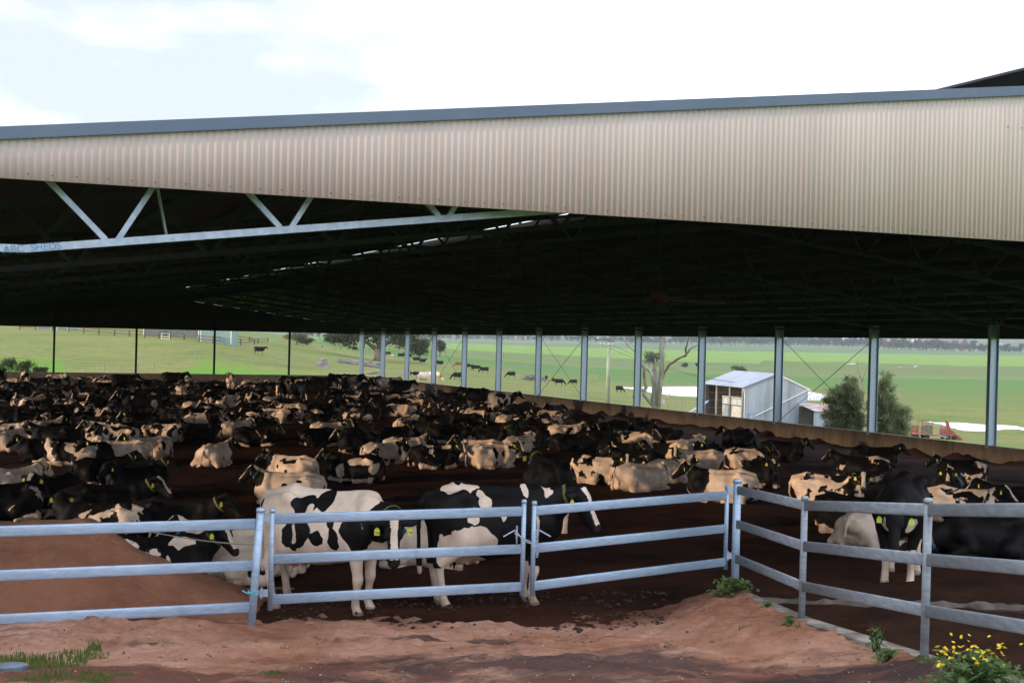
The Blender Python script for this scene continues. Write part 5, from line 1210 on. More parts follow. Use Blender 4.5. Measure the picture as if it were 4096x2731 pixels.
# two wispy casuarinas by the wall on the right
p, z, u = G(3372, 1752); hh = 235 * u
def spire(x0, w_, h_, n, seed, z0=.0):
    r2 = random.Random(seed); out_ = []
    for i in range(n):
        t = (i + .5) / n; ww = w_ * (.30 + .5 * math.sin(math.pi * min(1, (1 - t) * .8 + .12))) * r2.uniform(.75, 1.2)
        out_.append(((x0 + r2.uniform(-.16, .16) * w_, r2.uniform(-.15, .15) * w_, z0 + h_ * (.06 + .9 * t)), (ww * .55, ww * .5, h_ / n * 1.0), max(5, int(26 * ww / w_))))
    return out_
make_tree('casuarina_tree', 'tall wispy grey green casuarina left of the twelfth wide post', 'tree', p, plumes(120 * u, hh, 44, 1, 4 * u, .8) + plumes(64 * u, hh * .74, 20, 2, -50 * u) + plumes(64 * u, hh * .86, 22, 8, 48 * u), .06, 44, lf_wispy, [([(0, 0, -.4), (0, 0, hh * .5), (.1, 0, hh * .9)], [.2, .13, .03]), ([(0, 0, hh * .2), (1.0, 0, hh * .5)], [.1, .03]), ([(0, 0, hh * .25), (-1.2, 0, hh * .5)], [.1, .03])], 41, 2.2, -.9)
p, z, u = G(3545, 1762); hh = 235 * u
make_tree('casuarina_tree', 'wispy casuarina with a low right side, right of the twelfth wide post', 'tree', p, plumes(84 * u, hh, 34, 3, -16 * u) + plumes(84 * u, hh * .46, 22, 4, 62 * u) + plumes(70 * u, hh * .56, 16, 5, 24 * u) + plumes(50 * u, hh * .7, 12, 6, -40 * u), .06, 44, lf_wispy, [([(0, 0, -.4), (-.2, 0, hh * .5), (-.4, 0, hh * .9)], [.2, .13, .03]), ([(0, 0, hh * .1), (1.6, 0, hh * .4)], [.12, .03])], 42, 2.2, -.9)
# ---- dead tree
dead = NG('dead_wood'); dead.set(Roughness=.85); v = dead.co('Object', (1, 1, .12)); n = dead.noise(v, 4, 6, .65); n2 = dead.noise(dead.co('Object', (1, 1, .3)), .9, 3)
dead.col(dead.mix(dead.ramp(n2, [(.45, (0, 0, 0)), (.62, (1, 1, 1))]), dead.ramp(n, [(.3, (.22, .19, .165)), (.6, (.46, .42, .38))]), dead.ramp(n, [(.3, (.13, .07, .045)), (.6, (.32, .22, .16))]))); dead.bump(n, .6, .05); dead = dead.m
pz = G(2620, 1655)[1]; dead_loc = at(2620, 1652, pz)
dt = empty('dead_tree', dead_loc); tag(dt, 'bare dead tree with pale trunk and twisting limbs beyond the wall', 'tree')
def zp(X, Y): return 1800 + X * .4464, 1250 + Y * .4464
def limb(name, pts, dz=0, m=dead):
    mb = MB(); uu = pz / F_PX
    P = [at(*zp(X, Y), pz + dz * i / max(1, len(pts) - 1)) - dead_loc for i, (X, Y, r_) in enumerate(pts)]
    P2, R2 = [], []
    for i in range(len(P) - 1):
        for t in (0, .33, .66): P2.append(P[i].lerp(P[i + 1], t) + Vector((math.sin(i * 5 + t * 9) * .03, math.cos(i * 3 + t * 7) * .05, 0))); R2.append((pts[i][2] * (1 - t) + pts[i + 1][2] * t) * .4464 * uu)
    P2.append(P[-1]); R2.append(pts[-1][2] * .4464 * uu)
    mb.tube(P2, R2, 10); return mb.build(name, m, dt, True)
limb('trunk', [(1845, 905, 52), (1845, 840, 40), (1835, 760, 32), (1835, 640, 26), (1838, 520, 15), (1838, 415, 5)])
limb('main_stem', [(1850, 860, 36), (1872, 740, 24), (1890, 600, 22), (1898, 400, 21), (1888, 210, 19), (1885, 60, 16), (1890, -120, 10)], -2)
limb('limb', [(1830, 830, 26), (1775, 780, 18), (1738, 730, 15), (1755, 660, 15), (1742, 580, 12), (1735, 490, 13), (1685, 410, 11), (1660, 350, 9), (1600, 300, 8), (1555, 235, 6), (1540, 120, 4)], 3)
limb('limb', [(1895, 600, 18), (1930, 520, 13), (1975, 460, 13), (2060, 400, 12), (2110, 385, 11), (2150, 320, 9), (2230, 285, 7), (2330, 270, 4)], -3)
limb('limb', [(2112, 385, 10), (2112, 320, 9), (2140, 235, 8), (2160, 100, 6)], -3)
limb('limb', [(1850, 850, 28), (1900, 810, 19), (1940, 770, 14), (1966, 728, 5)], 2)
limb('limb', [(1740, 700, 13), (1715, 680, 10), (1680, 690, 9), (1650, 735, 7), (1640, 760, 5)], 1)
limb('limb', [(1825, 640, 14), (1800, 540, 12), (1745, 480, 9)], 1)
limb('limb', [(1905, 330, 12), (1925, 280, 7), (1940, 250, 4)], 0)
p, z, u = G(3452, 1602)
tt = empty('bare_tree', p); tag(tt, 'thin leafless tree with forked twigs just left of the twelfth wide post', 'tree')
mb = MB(); q = lambda x, y: at(x, y, z) - p
for pts, r_ in (([(3452, 1606), (3450, 1560), (3447, 1520), (3432, 1490), (3428, 1455), (3431, 1442)], 4), ([(3448, 1530), (3457, 1500), (3462, 1480)], 2.5), ([(3436, 1497), (3428, 1480)], 2), ([(3449, 1545), (3440, 1520)], 2)):
    mb.tube([q(*a) for a in pts], [r_ * u * (1 - .8 * i / len(pts)) for i in range(len(pts))], 6)
mb.build('trunk', bark, tt, True)
# ---- logs, stump and brush pile
def logthing(name, label, cat, pts, rad, m=dead, ends=None):
    p, z, u = G(*pts[0]); mb = MB()
    for P_, r_ in [(pts, rad)] + (ends or []):
        mb.tube([at(x, y, z) for x, y in P_], [k * u for k in r_], 12)
    return tag(mb.build(name, m, None, True), label, cat)
grey_wood = simple('silver_grey_wood', (.10, .085, .075), (.27, .24, .22), 2.4, .9, 0, .6, stretch=(.3, .3, 1.0), detail=7, lo=.3, hi=.7)
logthing('fallen_log', 'largest fallen grey log lying across the first two wide posts', 'log', [(1352, 1448), (1385, 1452), (1440, 1460), (1500, 1468), (1530, 1468)], [14, 17, 17, 15, 10], grey_wood, [([(1470, 1462), (1482, 1447), (1488, 1438)], [10, 6, 2]), ([(1505, 1466), (1522, 1452), (1535, 1447)], [11, 8, 3])])
logthing('log_piece', 'short pale log on the grass under the largest fallen log', 'log', [(1462, 1493), (1485, 1490), (1515, 1488)], [5, 6, 5], grey_wood)
logthing('branch_log', 'forked grey log between the third and fourth wide posts', 'log', [(1597, 1492), (1625, 1496), (1662, 1503)], [11, 9, 5], grey_wood, [([(1628, 1496), (1645, 1487), (1655, 1481)], [7, 5, 3])])
logthing('log_piece', 'round grey log section near the brown and white grazing cow', 'log', [(1678, 1508), (1695, 1508), (1722, 1509)], [8, 9, 8], grey_wood)
p, z, u = G(1290, 1468)
mb = MB(); K = 18
rings = []
for t, (r_, hh_) in enumerate(((34, 0), (24, 10), (19, 22), (17, 33))):
    rings.append([Vector((math.cos(a) * u * r_ * (1 + .12 * math.sin(a * 5 + t)), math.sin(a) * u * r_ * .8, u * (hh_ + (3 * math.sin(a * 4) if t == 3 else 0)) - (.2 if t == 0 else 0))) for a in np.linspace(0, 2 * math.pi, K, endpoint=False)])
mb.add([v for r_ in rings for v in r_], [(t * K + k, t * K + (k + 1) % K, (t + 1) * K + (k + 1) % K, (t + 1) * K + k) for t in range(3) for k in range(K)] + [tuple(range(3 * K, 4 * K))])
tag(mb.build('tree_stump', grey_wood, None, False, p), 'wide weathered tree stump on the green slope left of the fallen log', 'stump')
p, z, u = G(2128, 1522); mb = MB(); r2 = random.Random(5)
for i in range(120):
    a = r2.gauss(0, 1); x0 = r2.gauss(0, 32) * u; hgt = max(.1, (26 - abs(x0 / u) * .35) * u * r2.random()); L_ = r2.uniform(10, 34) * u; th = r2.gauss(0, .35); yw = r2.uniform(0, math.pi)
    d = Vector((math.cos(yw) * math.cos(th), math.sin(yw) * math.cos(th), math.sin(th))) * L_ / 2; c = Vector((x0, r2.gauss(0, 14) * u, hgt)); mb.tube([c - d, c + d], [r2.uniform(1.0, 2.4) * u, .5 * u], 6)
tag(mb.build('brush_pile', grey_wood, None, False, p), 'heap of tangled grey branches in the field among black cattle', 'brush pile', kind=None)
# ---- utility pole and lines
pale_pole = simple('pale_green_timber', (.20, .24, .17), (.33, .37, .28), 2, .85, stretch=(1, 1, .2))
p, z, u = G(2430, 1613)
up_ = empty('utility_pole', p); tag(up_, 'pale greenish timber power pole with crossarm beyond the wall', 'utility pole')
topz = (at(2432, 1371, z) - p).z
mb = MB(); mb.tube([(0, 0, -.3), (0, 0, topz * .5), (.0, 0, topz)], [9 * u, 8 * u, 6.5 * u], 12); mb.build('pole', pale_pole, up_, True)
c1, c2 = at(2396, 1378, z) - p, at(2449, 1380, z) - p
mb = MB(); mb.bar(c1 + Vector((0, -.2, 0)), c2 + Vector((0, -.2, 0)), .12, .14); mb.build('crossarm', timber_grey, up_)
for t in (.05, .35, .65, .95):
    mb = MB(); c = c1.lerp(c2, t) + Vector((0, -.2, .07)); mb.tube([c, c + Vector((0, 0, .06)), c + Vector((0, 0, .13)), c + Vector((0, 0, .17))], [.05, .075, .06, .03], 8); mb.build('insulator', white_paint, up_)
for k, (a, b2) in enumerate((((2449, 1379), (2960, 1530)), ((2410, 1380), (2965, 1533)))):
    mb = MB(); A_w, B_w = at(*a, z), at(*b2, 172); mb.tube([A_w.lerp(B_w, t) - Vector((0, 0, 3.2 * t * (1 - t))) for t in np.linspace(0, 1, 16)], .018, 5)
    tag(mb.build('power_line', black_rubber), ('upper', 'lower')[k] + ' of two drooping wires from the pale pole to the barn', 'wire')
p, z, u = G(3592, 1640); mb = MB(); sp_ = empty('utility_pole', p); tag(sp_, 'thin distant pole with tee top right of the casuarinas', 'utility pole')
mb.tube([(0, 0, -.3), (0, 0, 84 * u)], 2.0 * u, 8); mb.build('pole', timber_grey, sp_); mb = MB(); mb.bar((-17 * u, 0, 82 * u), (17 * u, 0, 82 * u), .12, .12); mb.build('crossarm', timber_grey, sp_)
# ---- grey corrugated barn
cor = NG('aged_corrugated_iron'); cor.set(Roughness=.6, Metallic=.15); v = cor.co('Object', (1, 1, .05)); n = cor.noise(v, 2.2, 6, .65); n2 = cor.noise(cor.co('Object', (1, 1, .25)), .5, 4)
cor.col(cor.mix(cor.ramp(n2, [(.5, (0, 0, 0)), (.7, (.6, .6, .6))]), cor.ramp(n, [(.3, (.27, .31, .36)), (.55, (.42, .46, .52)), (.75, (.33, .37, .42))]), (.22, .23, .24))); cor = cor.m
roof_blue = simple('zinc_barn_roof', (.20, .23, .29), (.27, .30, .36), .7, .4, .35)
hE = -199 * 168 / F_PX
near = at(2976, 1548, 168.0); W_, LEN, al = 9.03, 11.2, R(18)
gv = (RGT * math.cos(al) + FWD * math.sin(al)).normalized(); lv = Vector((-gv.y, gv.x, 0))
barn = empty('barn', (near.x, near.y, EYE - 11.2), math.atan2(gv.y, gv.x)); tag(barn, 'grey corrugated iron barn with open timber bays on its left side', 'barn')
HE = EYE + hE - barn.location.z; RZ = HE + 1.7
def corrwall(x0, y0, x1, y1, z0, ztop, pitch=.09, amp=.012):
    mb = MB(); L_ = math.hypot(x1 - x0, y1 - y0); n = int(L_ / (pitch / 4)); dx, dy = (x1 - x0) / L_, (y1 - y0) / L_; V = []
    for i in range(n + 1):
        s_ = L_ * i / n; o_ = amp * math.cos(2 * math.pi * s_ / pitch); x, y = x0 + dx * s_ + dy * o_, y0 + dy * s_ - dx * o_; V += [(x, y, z0), (x, y, ztop(s_ / L_))]
    mb.add(V, [(2 * i, 2 * i + 2, 2 * i + 3, 2 * i + 1) for i in range(n)])
    m2 = [(a[0] - dy * .03, a[1] + dx * .03, a[2]) for a in V]; mb.add(m2, [(2 * i + 1, 2 * i + 3, 2 * i + 2, 2 * i) for i in range(n)]); return mb
gtop = lambda t: HE + 1.7 * (1 - abs(2 * t - 1)) - .03 - (.18 * max(0, 2 * t - 1))
# three lapped tiers of sheets, each standing a little proud of the one below
for k, (za, zb) in enumerate(((0, 1.95), (1.9, 4.25), (4.2, 9))):
    corrwall(0, -.012 * k, W_, -.012 * k, za, lambda t, zb=zb: min(zb, gtop(t))).build('gable_wall', cor, barn) if k < 2 else corrwall(0, -.024, W_, -.024, 4.2, lambda t: max(4.21, gtop(t))).build('gable_wall', cor, barn)
dark_in = simple('barn_lining', (.10, .085, .07), (.17, .145, .12), 1.5, .9, stretch=(1, 1, .1))
corrwall(W_, 0, W_, LEN, 0, lambda t: HE - .25).build('side_wall', cor, barn); corrwall(W_ - .15, LEN, .05, LEN, 0, lambda t: gtop(t) - .05).build('back_wall', dark_in, barn)
for sx, (xa, xb) in (('l', (-.35, W_ / 2)), ('r', (W_ / 2, W_ + .3))):
    mb = MB(); za, zb = (HE - .1, RZ) if sx == 'l' else (RZ, HE - .26)
    mb.add([(x, y, z_ + d_) for d_ in (0, .05) for x, y, z_ in ((xa, -.15, za), (xb, -.15, zb), (xb, LEN + .2, zb), (xa, LEN + .2, za))], [(0, 3, 2, 1), (4, 5, 6, 7), (0, 1, 5, 4), (1, 2, 6, 5), (2, 3, 7, 6), (3, 0, 4, 7)]); mb.build('roof', roof_blue, barn)
    mb = MB(); mb.bar((xa, -.19, za - .02), (xb, -.19, zb - .02), .05, .16); mb.build('barge_board', white_paint if sx == 'r' else roof_blue, barn)
for i, t in enumerate((0.02, .335, .67, .98)):
    mb = MB(); mb.tube([(0, .1 + t * (LEN - .2), -.5), (0.02, .1 + t * (LEN - .2), HE)], [.17, .14], 9); mb.build('timber_post', timber_grey, barn)
mb = MB(); mb.bar((0, -.05, HE - .05), (0, LEN, HE - .05), .12, .2); mb.build('eave_beam', timber_brown, barn)
for zz2 in (.8, 1.8, 2.8, 3.8):
    mb = MB(); mb.bar((W_ - .1, .2, zz2), (W_ - .1, LEN - .2, zz2), .08, .1); mb.build('wall_girt', timber_grey, barn)
    mb = MB(); mb.bar((W_ - .3, LEN - .1, zz2), (.2, LEN - .1, zz2), .08, .1); mb.build('wall_girt', timber_grey, barn)
mb = MB(); mb.tube([(-.12, -.12, HE - .2), (-.02, -.1, HE - .6), (.05, -.1, HE - .9), (.05, -.1, .3)], .05, 8); mb.build('downpipe', white_paint, barn)
mb = MB(); mb.tube([(W_ + .15, -.14, HE - .15), (W_ * .16, -.14, 1.35)], .06, 8); mb.build('rain_pipe', white_paint, barn)
mb = MB(); mb.box((.95, -.14, 1.35), (.5, .2, .7)); mb.box((.95, -.2, 1.73), (.56, .3, .05)); mb.build('meter_box', galv, barn)
# caravan body parked in the bays
caravan = empty('trailer', barn.matrix_world @ Vector((1.6, 1.3, .55)) if False else Vector((near.x, near.y, barn.location.z)) + gv * 1.25 + lv * .8 + Vector((0, 0, .4)), math.atan2(gv.y, gv.x)); tag(caravan, 'old white box trailer with windows parked inside the barn bays', 'trailer')
pw_ = simple('dirty_white_paint', (.50, .47, .42), (.64, .62, .57), 3, .6)
mb = MB(); mb.box((0, 2.6, 1.35), (2.2, 5.2, 1.5)); mb.build('body', pw_, caravan)
mb = MB(); mb.box((0, 2.6, 2.65), (2.1, 5.1, .95)); mb.build('upper_cabin', simple('cabin_shade', (.16, .17, .17), (.24, .25, .25)), caravan)
mb = MB(); mb.box((0, 2.6, 3.17), (2.3, 5.3, .09)); mb.build('roof', pw_, caravan)
for yy in (.6, 1.9, 3.2, 4.5):
    mb = MB(); mb.box((-1.07, yy, 2.62), (.03, 1.0, .75)); mb.build('window', simple('pale_glass', (.42, .46, .46), (.52, .56, .55)), caravan)
for yy in (.02, 1.25, 2.55, 3.85, 5.18):
    mb = MB(); mb.box((-1.08, yy, 2.65), (.06, .12, .95)); mb.build('window_post', pw_, caravan)
for xx in (-.6, 0, .6):
    mb = MB(); mb.box((xx, .03, 2.62), (.5, .03, .75)); mb.build('window', simple('pale_glass', (.42, .46, .46), (.52, .56, .55)), caravan)
red_p = simple('red_paint', (.35, .03, .02), (.42, .05, .03), 5, .4)
for xx in (-.85, .85):
    mb = MB(); mb.box((xx, -.02, 1.2), (.16, .04, .3)); mb.build('tail_light', red_p, caravan)
for yy in (1.9, 3.0):
    mb = MB(); mb.tube([(-1.12, yy, .35), (-.9, yy, .35)], .42, 18); mb.build('wheel', black_rubber, caravan)
    mb = MB(); mb.tube([(.9, yy, .35), (1.12, yy, .35)], .42, 18); mb.build('wheel', black_rubber, caravan)
# leaning stack of sheets left of the barn
p, z, u = G(2778, 1660); mb = MB()
for i in range(4): mb.bar(at(2738 + i * 3, 1660 - i * 2, z - 1 + .4 * i), at(2822 + i * 2, 1612 - i * 3, z + .4 * i), 1.6, .03, up=(0, .2, 1))
tag(mb.build('roofing_sheets', roof_blue), 'leaning stack of grey roofing sheets left of the barn', 'metal sheets')
# lean-to with rusty roof
p, z, u = G(3290, 1716); le = empty('lean_to', p, math.atan2(gv.y, gv.x)); tag(le, 'low lean-to with rusty red and white roof beside the barn', 'shed')
rust = NG('rusted_sheet'); rust.set(Roughness=.7); n = rust.noise(rust.co('Object', (.6, 2.2, 1)), .9, 5, .6); rust.col(rust.ramp(n, [(.38, (.30, .10, .055)), (.5, (.36, .20, .15)), (.6, (.48, .50, .53))])); rust = rust.m
mb = MB(); mb.add([(x, y, zq + d) for d in (0, .06) for x, y, zq in ((-1.6, -.6, 2.25), (5.6, -.6, 2.0), (5.6, 3.6, 2.75), (-1.6, 3.6, 2.95))], [(0, 3, 2, 1), (4, 5, 6, 7), (0, 1, 5, 4), (1, 2, 6, 5), (2, 3, 7, 6), (3, 0, 4, 7)]); mb.build('roof', rust, le)
corrwall(-1.5, -.4, .9, -.4, -.4, lambda t: 2.2).build('wall', cor, le); corrwall(5.2, 3.4, -1.4, 3.4, -.4, lambda t: 2.6).build('wall', dark_in, le)
for xx in (1.0, 3.2, 5.4):
    mb = MB(); mb.tube([(xx, -.4, -.4), (xx, -.4, 2.1)], .09, 8); mb.build('post', timber_grey, le)
for zq in (.5, 1.0, 1.4):
    mb = MB(); mb.bar((1.0, -.45, zq), (5.4, -.45, zq - .05), .05, .12); mb.build('rail', timber_brown, le)
# ---- red farm machinery by the flood water
rusty = simple('faded_red_paint', (.26, .055, .035), (.38, .11, .075), 2.5, .65)
green_p = simple('faded_green_panel', (.10, .20, .13), (.16, .27, .18), 2, .7)
p, z, u = G(3690, 1752); tr = empty('hay_trailer', p, -THETA - .05); tag(tr, 'red slatted hay trailer with green side panel beside the flood water', 'trailer')
q = lambda x, y: ((x - 3690) * u, 0, (1752 - y) * u)
mb = MB(); mb.bar(((3640 - 3690) * u, 0, 18 * u), ((3745 - 3690) * u, 0, 16 * u), 2.0, .14); mb.build('deck', rusty, tr)
for yq in (-1.0, 1.0):
    for hgt in (26, 36, 46):
        mb = MB(); mb.bar((-52 * u, yq, hgt * u), (-12 * u, yq, hgt * u), .05, .12); mb.build('side_rail', rusty, tr)
    for xq in (-52, -32, -12):
        mb = MB(); mb.bar((xq * u, yq, 16 * u), (xq * u, yq, 50 * u), .07, .07); mb.build('stake', rusty, tr)
    for xq in (-10, 6, 22, 30):
        mb = MB(); mb.bar((xq * u, yq, 16 * u), (xq * u, yq, 66 * u), .06, .06); mb.build('cage_bar', rusty, tr)
    mb = MB(); mb.bar((-10 * u, yq, 65 * u), (30 * u, yq, 65 * u), .06, .06); mb.build('cage_bar', rusty, tr)
    for xq in (-30, 10):
        mb = MB(); mb.tube([(xq * u, yq * 1.0 - .1, 8 * u), (xq * u, yq * 1.0 + .1, 8 * u)], 9 * u, 16); mb.build('wheel', black_rubber, tr)
mb = MB(); mb.box((10 * u, -.9, 38 * u), (38 * u, .06, 34 * u)); mb.build('green_panel', green_p, tr)
mb = MB(); mb.bar((54 * u, 0, 14 * u), (95 * u, 0, 8 * u), 1.2, .1); mb.build('drawbar', galv, tr)
p, z, u = G(3795, 1757); hv = empty('forage_harvester', p, -THETA); tag(hv, 'faded red forage harvester with upright chute beside the flood water', 'harvester')
mb = MB(); mb.add([(x * u, y, zq * u) for y in (-.9, .9) for x, zq in ((-28, 18), (-28, 40), (-22, 52), (-12, 44), (12, 34), (22, 20), (10, 12), (-20, 12))], [tuple(range(8)), tuple(range(15, 7, -1))] + [(i, i + 8, (i + 1) % 8 + 8, (i + 1) % 8) for i in range(8)]); mb.build('body', rusty, hv)
mb = MB(); mb.bar((2 * u, 0, 30 * u), (-8 * u, 0, 68 * u), .3, .3); mb.bar((-8 * u, 0, 68 * u), (-16 * u, 0, 72 * u), .32, .22); mb.build('chute', rusty, hv)
mb = MB(); mb.bar((20 * u, -1.0, 16 * u), (40 * u, -1.0, 3 * u), .5, .3); mb.build('pickup_header', rusty, hv); mb = MB(); mb.bar((20 * u, .2, 16 * u), (38 * u, .2, 3 * u), .5, .3); mb.build('pickup_header', rusty, hv)
for xq in (-14, 8):
    for yq in (-1.05, 1.05):
        mb = MB(); mb.tube([(xq * u, yq - .1, 9 * u), (xq * u, yq + .1, 9 * u)], 9 * u, 16); mb.build('wheel', black_rubber, hv)
# ---- sheds on the hill at the left
teal = simple('teal_sheet_wall', (.155, .235, .225), (.20, .285, .27), .8, .6, stretch=(1, 1, .1)); teal_d = simple('dark_teal_wall', (.07, .105, .11), (.10, .14, .14), .8, .6)
def hillshed(x0, x1, yb, m, label, h=4.4, depth=6, name='farm_shed', slant=0):
    p, z, u = G((x0 + x1) / 2, yb); W2 = (x1 - x0) * u; t = empty(name, p, -THETA + slant); tag(t, label, 'shed')
    mb = MB(); mb.box((0, depth / 2, h / 2 - .3), (W2, depth, h + .6)); mb.build('wall', m, t)
    mb = MB(); mb.add([(x, y, zq) for x in (-W2 / 2 - .2, W2 / 2 + .2) for y, zq in ((-.3, h + .02), (depth / 2, h + 1.1), (depth + .3, h + .02), (depth + .3, h + .1), (depth / 2, h + 1.2), (-.3, h + .1))], [(0, 1, 2, 3, 4, 5), (11, 10, 9, 8, 7, 6)] + [(i, i + 6, (i + 1) % 6 + 6, (i + 1) % 6) for i in range(6)]); mb.build('roof', roof_blue, t)
    for xq in (-W2 / 2, W2 / 2):
        mb = MB(); mb.bar((xq, -.05, -.2), (xq, -.05, h), .14, .1); mb.build('corner_trim', white_paint, t)
    return t
hillshed(803, 924, 1370, teal, 'pale teal farm shed with white corner trim on the hill')
sB = hillshed(575, 795, 1347, teal_d, 'long dark teal shed behind the brown rail fence')
hillshed(150, 205, 1316, teal, 'small pale roofed shed at the hill top, left of the first slim post', 3); hillshed(228, 272, 1320, teal, 'small teal shed at the hill top, right of the first slim post', 3)
p, z, u = G(660, 1346); mb = MB(); mb.tube([(0, 0, 0), (0, 0, .9), (0, 0, 1.0)], [.32, .36, .3], 14); tag(mb.build('water_barrel', black_rubber, None, True, p), 'dark plastic barrel by the long dark teal shed', 'barrel')
# ---- fences
POSTW = {}
def fence(name, label, pts, hgt, rad, m, rails=None, wires=(.35, .7, 1.0), cat='fence', square=False, interp=1):
    P = []
    for i in range(len(pts) - 1):
        for k in range(interp): t = k / interp; P.append((pts[i][0] * (1 - t) + pts[i + 1][0] * t, pts[i][1] * (1 - t) + pts[i + 1][1] * t))
    P.append(pts[-1]); W3 = [ground_pt(*q_) for q_ in P]
    f = empty(name, W3[0]); tag(f, label, cat)
    base = None; r2 = random.Random(len(P))
    for w3 in W3:
        if base is None:
            mb = MB(); mb.tube([(0, 0, -.3), (0, 0, hgt)], rad, 4 if square else 7); base = mb.build('post', m, f); c = base
        else:
            c = base.copy(); COL.objects.link(c)
        c.location = w3 - W3[0]; c.rotation_euler = (r2.gauss(0, .03), r2.gauss(0, .03), 0)
    if rails:
        for i in range(len(W3) - 1):
            for hq in rails: mb = MB(); mb.bar(W3[i] - W3[0] + Vector((0, -.1, hq)), W3[i + 1] - W3[0] + Vector((0, -.1, hq)), .06, .16); mb.build('rail', m, f)
    else:
        for hq in wires:
            mb = MB()
            for i in range(len(W3) - 1): mb.tube([W3[i] - W3[0] + Vector((0, 0, hgt * hq * .95)), W3[i + 1] - W3[0] + Vector((0, 0, hgt * hq * .95))], .008, 4)
            mb.build('wire', steel_dark, f)
    return f
fence('post_and_wire_fence', 'grey post and wire fence close behind the back wall, zigzagging up the slope', [(100, 1480), (178, 1484), (261, 1487), (341, 1488), (417, 1491), (484, 1492), (553, 1493), (618, 1483), (676, 1466), (743, 1452), (801, 1440), (904, 1446), (1007, 1455), (1105, 1464), (1206, 1473), (1302, 1488)], 1.25, .075, timber_grey)
fence('wire_fence', 'row of thin white electric fence posts on the left slope', [(45, 1440), (165, 1450), (279, 1455), (386, 1462), (482, 1451), (571, 1438), (670, 1424), (780, 1410), (905, 1422)], 1.2, .028, timber_grey)
fence('timber_rail_fence', 'brown timber rail fence in front of the hill sheds', [(79, 1317), (143, 1320), (210, 1322), (275, 1327), (335, 1333), (396, 1338), (458, 1342), (518, 1345), (578, 1350), (636, 1353), (681, 1355), (737, 1358), (797, 1366), (852, 1371), (906, 1375), (962, 1380), (1018, 1378)], 1.25, .14, timber_brown, rails=(.55, 1.1), square=True)
fence('timber_rail_fence', 'short brown yard fence right of the pale teal shed', [(943, 1362), (998, 1368), (1032, 1374), (1072, 1370)], 1.3, .14, timber_brown, rails=(.5, 1.05), square=True)
fence('post_and_wire_fence', 'grey post and wire fence running close outside the long concrete wall', [(1560, 1510), (1695, 1522), (1790, 1533), (1878, 1546), (1975, 1561), (2066, 1576), (2159, 1586), (2255, 1593), (2352, 1601), (2447, 1613)], 1.25, .085, timber_grey)
fence('post_and_wire_fence', 'slanting fence of many posts in the mid field, behind the brush pile', [(1990, 1488), (2045, 1478), (2110, 1468), (2200, 1463), (2297, 1462)], 1.2, .09, timber_grey, interp=6)
fence('post_and_wire_fence', 'post fence on the far bank of the flood water', [(2553, 1534), (2663, 1541), (2760, 1548)], 1.2, .09, timber_grey, interp=3)
fence('post_and_wire_fence', 'pale post fence dipping into the flood water right of the barn', [(3237, 1612), (3265, 1606), (3300, 1596), (3335, 1582)], 1.2, .07, timber_grey, interp=4)
fence('post_and_wire_fence', 'diagonal fence crossing the plain right of the casuarinas', [(3505, 1508), (3560, 1492), (3610, 1478), (3650, 1466), (3677, 1450)], 1.3, .09, timber_grey, interp=6)
fence('post_and_wire_fence', 'double fence line crossing the plain above the barn roof', [(2700, 1470), (2800, 1462), (2900, 1455), (3000, 1448), (3055, 1445)], 1.3, .09, timber_grey, interp=6)
fence('post_and_wire_fence', 'old grey fence posts in rank grass left of the barn', [(2668, 1640), (2702, 1626), (2722, 1628), (2740, 1630)], 1.3, .1, timber_grey)
p, z, u = G(2345, 1518); fence('cattle_pen', 'small grey timber pen of rails in the mid field', [(2345, 1518), (2366, 1520), (2388, 1522)], 1.5, .1, timber_grey, rails=(.4, .8, 1.2, 1.5), cat='pen')
p, z, u = G(663, 1357); gt = empty('field_gate', p, -THETA); tag(gt, 'white tube gate set in the brown rail fence', 'gate')
for a, b2 in (((-16, 2), (16, 2)), ((-16, 24), (16, 24)), ((-16, 2), (-16, 24)), ((16, 2), (16, 24)), ((-16, 13), (16, 13))):
    mb = MB(); mb.tube([(a[0] * u, -.25, a[1] * u), (b2[0] * u, -.25, b2[1] * u)], .04, 8); mb.build('tube', white_paint, gt)
# low feed racks out on the plain
rk = []
for x0, x1, y in ((1947, 2023, 1431), (2175, 2246, 1426), (2434, 2501, 1421), (2353, 2425, 1461)):
    p, z, u = G((x0 + x1) / 2, y); w2 = (x1 - x0) * u; t = empty('feed_rack', p, -THETA); tag(t, None, 'feed rack', 'feed racks on the plain'); rk.append(((x0 + x1) / 2, t))
    mb = MB(); mb.box((0, 0, 1.25), (w2, 1.6, .18)); mb.build('top', timber_grey, t)
    for k in range(5): mb = MB(); mb.box((-w2 / 2 + w2 * (k + .5) / 5, 0, .55), (.16, .16, 1.25)); mb.build('leg', timber_grey, t)
number_labels(rk, 'low grey feed rack')
# ---- cattle outside
gz = grow_cow(head='graze', beef=True, h=.04); gs = grow_cow(head='level', beef=True, h=.04); gl = grow_cow(lying=True, head='level', h=.04)
plain_g = [dict(q_, bias=q_['bias'] * 0) for q_ in (gz, gs, gl)]
BM = [cow_mesh('beef_cow', q_) for q_ in plain_g]; BMw = [cow_mesh('field_cow', q_) for q_ in (gz, gs)]
OUT = [(1038, 1417, 1, 0), (1418, 1405, 1, 180), (1552, 1422, 1, 180), (1604, 1432, 1, 0), (1622, 1430, 0, 0), (1636, 1433, 1, 180), (1664, 1440, 2, 0), (1690, 1446, 2, 0), (1760, 1455, 2, 200), (1868, 1476, 0, 0), (1889, 1480, 1, 90), (1907, 1483, 0, 0), (1938, 1492, 0, 180), (2044, 1511, 0, 180), (2152, 1525, 1, 80), (2185, 1523, 1, 85), (2238, 1541, 0, 10), (2293, 1540, 0, 180), (2478, 1569, 0, 320), (1830, 1521, 0, 180)]
items = []
